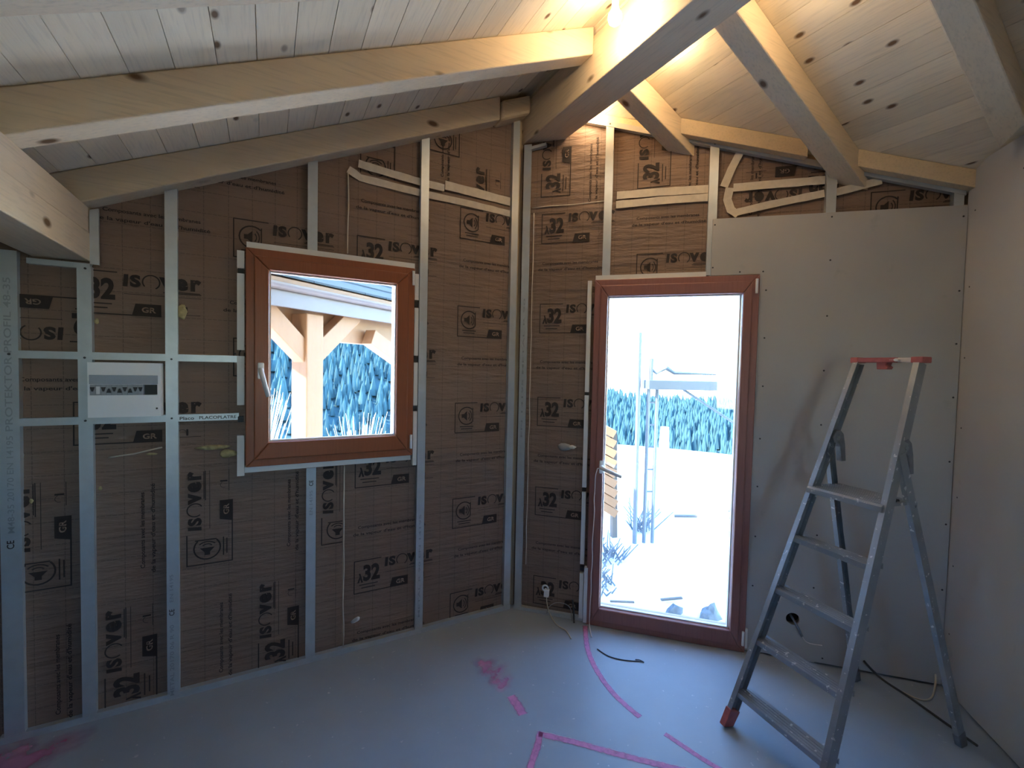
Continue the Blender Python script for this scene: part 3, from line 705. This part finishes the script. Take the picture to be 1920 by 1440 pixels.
tape(wB, [(1.235,2.655),(1.225,2.59),(1.245,2.53),(1.285,2.50)], .044, DA+.004, 'curved tape piece at the left above the drywall', 8)
tape(wB, [(1.28,2.515),(1.45,2.545),(1.706,2.583)], .040, DA+.004, 'rising tape strip just above the drywall edge', 9)
tape(wB, [(1.762,2.652),(1.84,2.655),(1.90,2.645)], .034, DA, 'upper short tape strip right of the last stud', 10)
tape(wB, [(1.762,2.585),(1.86,2.605),(1.965,2.628)], .040, DA+.003, 'lower short tape strip right of the last stud', 11)

# ------------------------------------------------------------------ stepladder
LF = dict(fx=.378, fy=-1.299, phi=-97.743, wb=.433, wt=.255, k=.384, H=1.673, z1=.16, dz=.231, hk=1.316, rk=.314, rw=.44)
pa = math.radians(LF['phi']); lu = Vector((math.cos(pa), math.sin(pa), 0)); lv = Vector((-lu.y, lu.x, 0))
lc = Vector((LF['fx'], LF['fy'], 0)) + lu*LF['wb']/2
def lf(side, z, du=0, dv=0):
    w = LF['wb']+(LF['wt']-LF['wb'])*z/LF['H']; return lc + lu*(side*w/2+du) + lv*(LF['k']*z+dv) + Vector((0,0,z))
def lr(side, z, du=0, dv=0):
    w0 = LF['wb']+(LF['wt']-LF['wb'])*LF['hk']/LF['H']; tt = (LF['hk']-z)/LF['hk']; w = w0+(LF['rw']-w0)*tt
    return lc + lu*(side*w/2+du) + lv*(LF['k']*LF['hk']+LF['rk']*(LF['hk']-z)+dv) + Vector((0,0,z))
lad = empty('stepladder', (lc+lv*.4)); tag(lad, 'worn aluminium stepladder with red plastic top, spattered with paint', 'ladder')
RW, RD = .022, .052
def crail(p, q, side, w, d):
    """channel section rail: web outside, two flanges, open inward"""
    p, q = Vector(p), Vector(q); t = (q-p).normalized(); su = (lu-t*lu.dot(t)).normalized()*side; o = t.cross(su).normalized()
    tk = .003; prof = [(w/2,-d/2),(w/2,d/2),(-w/2,d/2),(-w/2,d/2-tk),(w/2-tk,d/2-tk),(w/2-tk,-d/2+tk),(-w/2,-d/2+tk),(-w/2,-d/2)]
    n = 8; mb = MB(); mb.add([c+su*a+o*b for c in (p,q) for a,b in prof], [(i,(i+1)%n,(i+1)%n+n,i+n) for i in range(n)]+[(0,1,4,5),(1,2,3,4),(0,5,6,7),(8,13,12,9),(9,12,11,10),(8,15,14,13)])
    return mb
for sd_ in (-1, 1):
    crail(lf(sd_,.05,-.008*sd_,RD/2), lf(sd_,LF['H']-.012,-.008*sd_,RD/2), sd_, RW, RD).build('front_rail', 'aluminium', lad)
    ft = MB().beam(lf(sd_,.0,-.008*sd_,RD/2-.004), lf(sd_,.075,-.008*sd_,RD/2), .030, .062, lu); 
    for v in ft.v:
        if v.z < .03: v.z = max(v.z, 0) if v.z > 0 else 0
    ft.build('foot', 'red_plastic', lad, bevel=.004)
    crail(lr(sd_,.04,-.004*sd_), lr(sd_,LF['hk']-.03,-.004*sd_), sd_, .020, .042).build('rear_leg', 'aluminium', lad)
    ft = MB().beam(lr(sd_,.0,-.004*sd_), lr(sd_,.06,-.004*sd_), .026, .050, lu)
    for v in ft.v:
        if v.z < .03: v.z = 0
    ft.build('foot', 'hinge_grey', lad, bevel=.004)
    # rounded hinge cheek where the rear leg meets the rail
    pts = [(-.020,.015),(.0,.045),(.028,.050),(.052,.030),(.066,-.02),(.076,-.10),(.048,-.10),(.034,-.03),(.016,-.005),(-.008,-.012)]
    base = lf(sd_, LF['hk']-.02, -.012*sd_, RD*.7); n = len(pts); mb = MB()
    mb.add([base+lv*a+Vector((0,0,b))+lu*c for c in (-.013,.013) for a,b in pts], [list(range(n))[::-1], list(range(n,2*n))]+[(i,(i+1)%n,(i+1)%n+n,i+n) for i in range(n)])
    hg = mb.build('hinge_cheek', 'hinge_grey', lad, bevel=.003)
    MB().tube([base+lu*(-.018*sd_)+lv*.012+Vector((0,0,.012)), base+lu*(.018*sd_)+lv*.012+Vector((0,0,.012))], .010, 12).build('rivet', 'aluminium', hg)
    # brace from rail to platform
for i in range(4):
    z = LF['z1']+LF['dz']*i; a, b_ = lf(-1,z,.004,.0), lf(1,z,-.004,.0)
    mb = MB(); D = .078
    sec = [(0,-.022),(0,.0),(D,.0),(D,-.022),(D-.004,-.022),(D-.004,-.004),(.004,-.004),(.004,-.022)]
    n = 8; mb.add([c+lv*v_+Vector((0,0,w_)) for c in (a,b_) for v_,w_ in sec], [(i_,(i_+1)%n,(i_+1)%n+n,i_+n) for i_ in range(n)]+[(0,1,6,7),(1,2,5,6),(2,3,4,5),(8,15,14,9),(9,14,13,10),(10,13,12,11)])
    st = mb.build('step', 'aluminium', lad)
    for q in (.015,.03,.045,.06): MB().beam(a+lv*q+Vector((0,0,.0006)), b_+lv*q+Vector((0,0,.0006)), .004, .002, lv).build('tread_rib', 'aluminium', st)
z = LF['z1']+LF['dz']*4; a, b_ = lf(-1,z,.004,-.02), lf(1,z,-.004,-.02)
mb = MB(); D = .235
mb.add([c+lv*v_+Vector((0,0,w_)) for c in (a,b_) for v_,w_ in [(0,-.028),(0,-.006),(.010,0),(D-.02,0),(D,-.008),(D,-.03),(D-.005,-.03),(D-.005,-.012),(.005,-.010),(.005,-.028)]],
       [(i_,(i_+1)%10,(i_+1)%10+10,i_+10) for i_ in range(10)]+[(0,1,8,9),(1,2,3,4,7,8),(4,5,6,7),(10,19,18,11),(11,18,17,14,13,12),(14,17,16,15)])
pf = mb.build('platform', 'aluminium', lad)
for q in range(9): MB().beam(a+lv*(.02+.022*q)+Vector((0,0,.0008)), b_+lv*(.02+.022*q)+Vector((0,0,.0008)), .005, .002, lv).build('tread_rib', 'aluminium', pf)
pq = b_+lv*.12-lu*.045
MB().beam(pq+Vector((0,0,.003)), pq+lu*.03+Vector((0,0,.003)), .05, .012, lv).build('latch', 'black_plastic', pf, bevel=.003)
MB().tube([b_+lv*.20+lu*.01+Vector((0,0,-.012)), lr(1,z-.07,-.016,-.004)], .006, 8).build('stay', 'hinge_grey', lad)
MB().tube([a+lv*.20-lu*.01+Vector((0,0,-.012)), lr(-1,z-.07,.016,-.004)], .006, 8).build('stay', 'hinge_grey', lad)
# red top with tool hook and end caps
zt = LF['H']; ta, tb = lf(-1,zt,-.012,RD/2), lf(1,zt,.012,RD/2)
top = MB().beam(ta, tb-lu*.10, .060, .022, lv).build('top_handle', 'red_plastic', lad, bevel=.004)
MB().beam(tb-lu*.105+lv*.012, tb-lu*.03+lv*.012, .036, .020, lv).build('tool_slot', 'pale_paint', top, bevel=.003)
MB().beam(tb-lu*.125-lv*.020, tb-lu*.085-lv*.020, .020, .014, lv).build('paint_blob', 'pale_paint', top, bevel=.005)
MB().beam(tb-lu*.040, tb+lu*.004, .066, .026, lv).build('end_cap', 'red_plastic', top, bevel=.004)
MB().beam(ta-lu*.004, ta+lu*.030, .066, .026, lv).build('end_cap', 'red_plastic', top, bevel=.004)
mb = MB(); hp = tb-lu*.155
mb.add([hp+lu*a_+Vector((0,0,c_))+lv*d_ for d_ in (-.02,.02) for a_,c_ in [(-.022,-.010),(.022,-.010),(.016,-.024),(.026,-.032),(.020,-.042),(-.020,-.042)]], [list(range(6))[::-1], list(range(6,12))]+[(i,(i+1)%6,(i+1)%6+6,i+6) for i in range(6)])
mb.build('tool_hook', 'red_plastic', top, bevel=.002)

# ------------------------------------------------------------------ bulbs
def bulb(p, label, drop=.05, glow='bulb_glow'):
    r = empty('bare_bulb', (p[0],p[1],p[2])); tag(r, label, 'bulb', 'bare bulbs along the ridge beam')
    mb = MB(); prof = [(.0,-.034),(.014,-.031),(.025,-.021),(.030,-.004),(.028,.010),(.020,.026),(.014,.036)]
    n = 16; P = Vector(p)
    for rr, z in prof: mb.v += [P+Vector((max(rr,.0008)*math.cos(2*math.pi*k/n), max(rr,.0008)*math.sin(2*math.pi*k/n), z)) for k in range(n)]
    for i in range(len(prof)-1):
        for k in range(n): mb.f.append([i*n+k, i*n+(k+1)%n, (i+1)*n+(k+1)%n, (i+1)*n+k])
    mb.build('globe', glow, r, smooth=True)
    MB().tube([P+Vector((0,0,.036)), P+Vector((0,0,.036+drop))], .0155, 14).build('lamp_holder', 'white_plastic', r)
bulb((-.105,-.997,3.138), 'glowing bare bulb under the boards beside the ridge beam', .11)
bulb((.30,-1.62,3.075), 'bare bulb on the right side of the ridge beam, out of view', .10, 'bulb_dim')
bulb((.262,-.96,3.150), 'added fill bulb, unseen behind the middle of the ridge beam', .032, 'bulb_dim')  # lamp added out of sight to brighten the ceiling between two rafters
bulb((.262,-.36,3.150), 'bare bulb hidden behind the far end of the ridge beam', .032, 'bulb_dim')

# ------------------------------------------------------------------ loose cables and small things
def cable(name, pts, r, mat, label, cat='cable', group=None, sub=6):
    P = [Vector(p) for p in pts]; Q = []
    for i in range(len(P)-1):
        p0, p1, p2, p3 = P[max(i-1,0)], P[i], P[i+1], P[min(i+2,len(P)-1)]
        for k in range(sub):
            t = k/sub; Q.append(.5*((2*p1)+(-p0+p2)*t+(2*p0-5*p1+4*p2-p3)*t*t+(-p0+3*p1-3*p2+p3)*t**3))
    Q.append(P[-1]); o = MB().tube(Q, r, 7).build(name, mat, smooth=True); return tag(o, label, cat, group)
# white socket ring with its lead in the corner
pl_ = empty('cable_socket', wB(.235,.11,.02)); tag(pl_, 'white ring shaped plastic cable end hanging low in the corner', 'plug')
ring = MB(); ring.tube([wB(.228+.018*math.cos(t_*math.pi/9), .178+.018*math.sin(t_*math.pi/9), .008) for t_ in range(19)], .0055, 8); ring.build('ring', 'white_plastic', pl_, smooth=True)
MB().fprism(wB, [(.220,.125),(.252,.125),(.254,.172),(.222,.175)], -.004, .022).build('plug_body', 'white_plastic', pl_, bevel=.003)
cable('thin_cable', [wB(.238,.125,.012), wB(.248,.08,.03), wB(.275,.03,.05), (.16,-.30,.004), (.175,-.38,.004), (.155,-.46,.004)], .0028, 'cable_beige', 'thin beige cable from the white ring down to the floor', group='loose cables in the corner')
cable('thin_cable', [wB(.245,.02,.02), wB(.255,.06,.015), wB(.30,.095,.012), wB(.36,.098,.012), wB(.395,.075,.014), wB(.405,.03,.02), wB(.41,.004,.03)], .0026, 'cable_grey', 'thin grey cable looping up behind the ring in the corner', group='loose cables in the corner')
cable('thin_cable', [wB(.405,.13,.004), wB(.415,.07,.012), wB(.42,.012,.02), (.27,-.33,.006)], .006, 'cable_black', 'short black cable end at the foot of the door frame', group='loose cables in the corner')
cable('wire_offcut', [(.232,-.605,.003),(.245,-.68,.003),(.285,-.735,.003),(.335,-.775,.003),(.375,-.80,.003),(.385,-.815,.004),(.378,-.79,.004),(.36,-.775,.003)], .0026, 'cable_black', 'dark wire offcut curled on the floor before the door')
rs = random.Random(4)
sp_ = [wB(.556,1.005,.088), wB(.545,1.00,.086), wB(.535,.96,.07)]
for i in range(16):
    zz = .92-.058*i; sp_.append(wB(.533+rs.uniform(-.003,.003)-.012*i/16, zz, .062+rs.uniform(-.003,.003)))
sp_ += [wB(.525,.012,.07), (.275,-.50,.003)]
cable('cord', sp_, .0028, 'string', 'pale cord hanging from the door handle to the floor', 'cord', sub=3)
# lead poking out of the insulation under the window
tag(MB().tube([wA(-1.01,.150,-.03), wA(-1.002,.165,-.01), wA(-.988,.192,.025), wA(-.984,.200,.032)], [.008,.011,.011,.006], 10).build('cable_tail', 'white_plastic', smooth=True), 'white cable tail poking out of the insulation under the window', 'cable')
# cable hanging from the round hole, wires along the floor behind the ladder
cable('socket_cable', [wB(1.639,.234,-.03), wB(1.645,.225,.01), wB(1.668,.185,.022), wB(1.685,.150,.024)], .0065, 'hinge_grey', 'grey cable sheath hanging from the round drywall hole')
cable('socket_wire', [wB(1.685,.150,.024), wB(1.70,.128,.026), wB(1.725,.118,.027), wB(1.78,.12,.03)], .0022, 'string', 'thin pale wire end below the round drywall hole')
cable('floor_cable', [wB(1.98,.07,.02), wB(2.02,.03,.035), wB(2.06,.006,.07), wB(2.12,.005,.17), wB(2.18,.005,.30), wB(2.24,.005,.43)], .0055, 'cable_black', 'dark cable lying along the floor behind the ladder', group='cables behind the stepladder')
cable('floor_cable', [wB(2.10,.006,.13), wB(2.16,.006,.17), wB(2.22,.008,.14), wB(2.27,.04,.07), wB(2.29,.07,.03)], .0040, 'cable_beige', 'pale cable curling up the wall corner behind the ladder', group='cables behind the stepladder')

# ------------------------------------------------------------------ pink spray paint on the floor
def ribbon(pts, w, name, mat):
    P = [Vector((x,y,0)) for x,y in pts]; Q = []
    for i in range(len(P)-1):
        p0, p1, p2, p3 = P[max(i-1,0)], P[i], P[i+1], P[min(i+2,len(P)-1)]
        for k in range(8):
            t = k/8; Q.append(.5*((2*p1)+(-p0+p2)*t+(2*p0-5*p1+4*p2-p3)*t*t+(-p0+3*p1-3*p2+p3)*t**3))
    Q.append(P[-1]); mb = MB(); mb.uv = []
    for i, q in enumerate(Q):
        t = (Q[min(i+1,len(Q)-1)]-Q[max(i-1,0)]).normalized(); nn = Vector((-t.y,t.x,0))
        for j, (e, u) in enumerate(((-1,0),(-.5,1),(.5,1),(1,0))): mb.v.append(q+nn*e*w/2+Vector((0,0,.0012))); mb.uv.append((u*.5,0))
    for i in range(len(Q)-1):
        for j in range(3): a = i*4+j; mb.f.append([a,a+1,a+5,a+4])
    return mb.build(name, mat, fl)
arc1 = ribbon([(.315,-.385),(.20,-.55),(.138,-.675),(.098,-.80),(.077,-.918),(.077,-1.02),(.084,-1.093)], .036, 'paint_line', 'spray_line')
ribbon([(.112,-1.215),(.121,-1.247),(.155,-1.385),(.20,-1.50),(.26,-1.60),(.34,-1.70)], .030, 'paint_line', 'spray_line')
ribbon([(-.385,-.960),(-.28,-1.06),(-.15,-1.195),(-.023,-1.322),(.09,-1.43)], .038, 'paint_line', 'spray_line')
ribbon([(-.372,-.955),(-.42,-1.01),(-.47,-1.055),(-.52,-1.105),(-.60,-1.19)], .036, 'paint_line', 'spray_line')
ribbon([(-.385,-.705),(-.386,-.76),(-.392,-.835)], .055, 'paint_line', 'spray_line')
def blotch(c, r, sq=1):
    mb = MB(); mb.uv = []; rings = 6; n = 28
    mb.v.append(Vector((c[0],c[1],.001))); mb.uv.append((.7,0))
    for k in range(1, rings+1):
        for i in range(n):
            a = 2*math.pi*i/n; rr = r*k/rings*(1+.25*math.sin(3*a+1)+.15*math.sin(5*a)); mb.v.append(Vector((c[0]+rr*math.cos(a)*sq, c[1]+rr*math.sin(a), .001))); mb.uv.append((.7-.95*k/rings,0))
    for i in range(n): mb.f.append([0,1+i,1+(i+1)%n])
    for k in range(rings-1):
        for i in range(n): a = 1+k*n+i; b_ = 1+k*n+(i+1)%n; mb.f.append([a,a+n,b_+n,b_])
    mb.build('paint_blotch', 'spray_blotch', fl)
blotch((-.40,-.44), .10, .8); blotch((-.385,-.60), .085); blotch((-.39,-.52), .09); blotch((-2.30,-.14), .22)

# ------------------------------------------------------------------ outside
def elev(az):   # ridge line of the far slope, degrees of azimuth east of the window axis
    k = max(0, min(1, (az+10)/58)); k = k*k*(3-2*k)
    return .26*(1-k) - .028*k
O = Vector((0,0,0))
def terr(az, r):
    if r < 9: return -.30-.02*r + (.05+.04*max(0,r-6))*noise.noise(Vector((r*.8*math.cos(math.radians(az)), r*.8*math.sin(math.radians(az)), 2)))
    e = elev(az)
    if r < 40: k = (r-9)/31; return -.48 - 13.0*k*k*(3-2*k)
    k = min(1, (r-40)/75); return -13.48 + (115*e+1.6+13.48-5)*k
def terrain(r0s, mat, name, lab, kind):
    mb = MB(); azs = list(range(-120, 131, 5)); 
    for r in r0s:
        for az in azs: a = math.radians(az); mb.v.append(Vector((r*math.sin(a), r*math.cos(a), terr(az, r))))
    n = len(azs)
    for i in range(len(r0s)-1):
        for j in range(n-1): q = i*n+j; mb.f.append([q,q+1,q+n+1,q+n])
    o = mb.build(name, mat, smooth=True, origin=(0,0,0)); return tag(o, lab, kind=kind)
terrain([.2,1,2,3,4,5,6,7,8,9,11,14,18,22,27,33,40], 'snow', 'ground', 'bright sunlit pale ground outside the door', 'structure')
terrain([40,50,60,70,80,90,100,108,115], 'hill_haze', 'hillside', 'wooded mountain slope across the valley, tinted haze blue', 'structure')
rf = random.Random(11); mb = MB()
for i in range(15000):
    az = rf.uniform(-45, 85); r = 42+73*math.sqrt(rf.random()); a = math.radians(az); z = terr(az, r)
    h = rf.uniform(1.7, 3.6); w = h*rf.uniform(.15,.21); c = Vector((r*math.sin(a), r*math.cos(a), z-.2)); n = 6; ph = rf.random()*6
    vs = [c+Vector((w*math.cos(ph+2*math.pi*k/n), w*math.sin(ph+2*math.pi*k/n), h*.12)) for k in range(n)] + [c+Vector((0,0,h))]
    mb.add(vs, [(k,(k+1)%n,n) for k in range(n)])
tag(mb.build('conifer_forest', 'conifer', origin=(0,80,-10)), 'dense conifer forest tinted haze blue, covering the far mountain slope', 'forest', kind='stuff')

# timber porch with brown posts seen through the window
PC = Vector((-1.140,1.480,0)); ea = Vector((math.sin(math.radians(52)), math.cos(math.radians(52)), 0)); en = Vector((ea.y,-ea.x,0))
def pt(e, n_, z): return PC+ea*e+en*n_+Vector((0,0,z))
def pf_(e, z, d): return pt(e, d, z)
pr_ = empty('timber_porch', (PC.x,PC.y,-.35)); tag(pr_, 'sunlit timber porch with braced posts and a dark tiled roof, outside the window', 'porch')
def ppost(e, top=2.0):
    MB().fprism(pf_, [(e-.085,-.4),(e+.085,-.4),(e+.085,top),(e-.085,top)], -.085, .085).build('post', 'porch_wood', pr_, bevel=.008)
ppost(0); ppost(1.72)
def brace(e0, z0, e1, z1): MB().beam(pt(e0,0,z0), pt(e1,0,z1), .12, .15, en).build('brace', 'porch_wood', pr_, bevel=.006)
brace(.03,1.66,.50,2.06); brace(-.03,1.66,-.50,2.06); brace(1.70,1.44,.72,1.87)
MB().fprism(pf_, [(-1.0,1.80),(5.0,1.80),(5.0,2.13),(-1.0,2.13)], -.19, -.088).build('purlin', 'porch_wood', pr_, bevel=.006)
MB().fprism(pf_, [(-1.0,2.005),(5.0,2.005),(5.0,2.155),(-1.0,2.155)], .165, .190).build('fascia', 'gutter', pr_, bevel=.004)
for k in range(10):
    e = -.9+.6*k; MB().beam(pt(e,.16,2.12), pt(e,-1.7,2.95), .07, .10, ea).build('porch_rafter', 'porch_wood', pr_)
g = MB()
N_ = 10
prof = [(.225+.045*math.cos(math.radians(180+180*i/N_)), 2.165+.045*math.sin(math.radians(180+180*i/N_))) for i in range(N_+1)] 
prof += [(.225+.041*math.cos(math.radians(360-180*i/N_)), 2.165+.041*math.sin(math.radians(360-180*i/N_))) for i in range(N_+1)]
nn_ = len(prof); g.add([pt(e,a_,z_) for e in (-1.0,5.0) for a_,z_ in prof], [(i,(i+1)%nn_,(i+1)%nn_+nn_,i+nn_) for i in range(nn_)]); g.build('gutter', 'gutter', pr_)
mb = MB(); mb.add([pt(e,n_,z_) for z_o in (0,.03) for e,n_,z_ in ((-1.0,.22,2.175+z_o),(5.0,.22,2.175+z_o),(5.0,-1.9,3.13+z_o),(-1.0,-1.9,3.13+z_o))], [(0,3,2,1),(4,5,6,7),(0,1,5,4),(1,2,6,5),(2,3,7,6),(3,0,4,7)])
mb.build('roof_board', 'porch_wood', pr_)
for row in range(7):
    n0 = .24-.29*row; z0_ = 2.21+.1306*row+.012
    for k in range(21):
        e = -1.0+.28*k+(.14 if row%2 else 0)
        if row > 4 and k % 2: pass
        mb = MB(); mb.add([pt(e+a_,n0-b_,z0_+b_*.45+c_-.012*(b_>.1)) for c_ in (-.008,.008) for a_,b_ in ((.003,0),(.277,0),(.277,.31),(.003,.31))], [(0,3,2,1),(4,5,6,7),(0,1,5,4),(1,2,6,5),(2,3,7,6),(3,0,4,7)])
        mb.build('roof_tile', 'roof_tile', pr_)
# spiky dry shrubs below the window
def shrub(c, n, h, sp, label, seed):
    r = random.Random(seed); mb = MB()
    for i in range(n):
        a = r.uniform(0, 2*math.pi); l = h*r.uniform(.55,1); s_ = r.uniform(.1,sp); b0 = Vector(c)+Vector((r.uniform(-.05,.05), r.uniform(-.05,.05), 0)); t_ = b0+Vector((math.cos(a)*s_*l, math.sin(a)*s_*l, l)); m_ = (b0+t_)/2+Vector((0,0,.05*l))
        mb.tube([b0, m_, t_], [.007,.006,.002], 4)
    tag(mb.build('shrub', 'dry_plant'), label, 'shrub', 'spiky shrubs outside the window')
shrub((-1.62,2.55,-.35), 150, 1.75, .30, 'tall spiky pale shrub outside the window, left of the porch post', 3)
shrub((-.42,3.35,-.36), 90, 1.34, .34, 'spiky pale shrub outside the window, right of the porch post', 6)
# scaffolding outside the door
sc_ = empty('scaffold', (2.3,1.05,-.32)); tag(sc_, 'light metal scaffold frame standing on the bright ground outside the door', 'scaffold')
MB().tube([(2.18,1.12,-.33),(2.18,1.14,2.02)], .024, 10).build('standard', 'scaffold_metal', sc_)
for dx in (0,.085): MB().tube([(2.29+dx,1.09-dx*.5,-.33),(2.29+dx,1.09-dx*.5,1.45)], .020, 10).build('standard', 'scaffold_metal', sc_)
for k in range(6): MB().tube([(2.29,1.09,.0+.25*k),(2.375,1.047,.0+.25*k)], .010, 8).build('rung', 'scaffold_metal', sc_)
MB().beam((2.25,1.11,1.45),(3.5,.44,1.45), .30, .10, (.47,.88,0)).build('deck', 'deck_metal', sc_, bevel=.006)
MB().tube([(2.31,1.08,1.50),(2.31,1.08,1.74)], .022, 10).build('clamp', 'scaffold_metal', sc_)
MB().tube([(2.31,1.08,1.62),(2.36,1.05,1.57),(2.40,1.03,1.60),(2.45,1.0,1.64),(2.53,.96,1.585),(2.95,.74,1.575)], [.018,.014,.014,.03,.022,.008], 8).build('bracket', 'scaffold_metal', sc_)
MB().tube([(2.62,.90,1.40),(3.30,.53,.92)], .015, 8).build('diagonal_brace', 'scaffold_metal', sc_)
for (x,y) in ((3.45,.47),(3.40,.62)): MB().tube([(x,y,-.33),(x,y,1.42)], .022, 10).build('standard', 'scaffold_metal', sc_)
# leaning stack of timber boards
rk_ = empty('board_rack', (1.8,1.5,-.32)); tag(rk_, 'slanting stack of sunlit timber boards outside the door', 'boards')
for k in range(9):
    zc = .96-.115*k; off = .02*k
    MB().beam((1.55+off,1.62+off*.3,zc+.20),(2.03+off*.5,1.36,zc-.08), .22, .088, (.47,.88,0)).build('board', 'porch_wood', rk_, bevel=.003)
for p, q in (((1.50,1.66,-.32),(1.60,1.60,1.15)),((2.08,1.35,-.32),(2.04,1.36,.88))): MB().beam(p, q, .06, .06).build('support_leg', 'stick_wood', rk_)
# debris on the ground
for i, (p, q, w, lab) in enumerate([((3.35,1.60,-.33),(3.55,1.40,-.30),.05,'short dark stick lying beyond the scaffold'),((4.3,1.5,-.36),(4.75,1.35,-.30),.05,'thin plank offcut lying at the right of the bright ground'),((1.05,.22,-.30),(1.22,.12,-.30),.02,'small twig close outside the door on the left'),((1.45,.05,-.30),(1.62,-.02,-.29),.025,'small offcut close outside the door in the middle')]):
    tag(MB().beam(p, q, w, w*.5).build('stick', 'stick_wood'), lab, 'debris', 'debris on the bright ground')
tag(MB().tube([(3.22,1.68,-.34),(3.21,1.69,.35),(3.215,1.69,.86)], [.10,.075,.055], 10).build('snowy_stump', 'snow', smooth=True), 'white upright pole beyond the scaffold', 'pole')
rq = random.Random(21)
for i, (x, y, s_, lab) in enumerate([(1.63,-.28,.07,'small grey block close outside the door at the right'),(1.42,-.12,.05,'small grey lump close outside the door beside a block')]):
    bm = bmesh.new(); bmesh.ops.create_icosphere(bm, subdivisions=2, radius=1); mb = MB()
    mb.add([Vector((x,y,-.33))+Vector((v.co.x*s_*1.3, v.co.y*s_, max(0,v.co.z)*s_*1.6))*(1+.5*noise.noise(v.co*2+Vector((i,0,0)))) for v in bm.verts], [[v.index for v in f.verts] for f in bm.faces]); bm.free()
    tag(mb.build('rubble', 'rubble'), lab, 'rubble', 'rubble outside the door')

def twigs(c, n, r, h, label, seed):
    q = random.Random(seed); mb = MB()
    for i in range(n):
        a = q.uniform(0, 6.28); rr = r*math.sqrt(q.random()); p = Vector(c)+Vector((rr*math.cos(a), rr*math.sin(a), 0)); l = h*q.uniform(.3,1); b_ = q.uniform(0, 6.28)
        mb.tube([p, p+Vector((math.cos(b_)*l*.6, math.sin(b_)*l*.6, l*.7))], [.008,.004], 5)
    tag(mb.build('brushwood', 'rubble'), label, 'brushwood', 'brushwood on the bright ground')
twigs((1.62,.98,-.34), 60, .22, .30, 'grey tangle of brushwood beside the board stack outside the door', 2)
twigs((1.12,.52,-.32), 45, .20, .22, 'low grey brushwood near the left door edge outside', 5)
twigs((2.60,1.42,-.34), 40, .14, .45, 'upright dark brushwood behind the scaffold foot', 7)
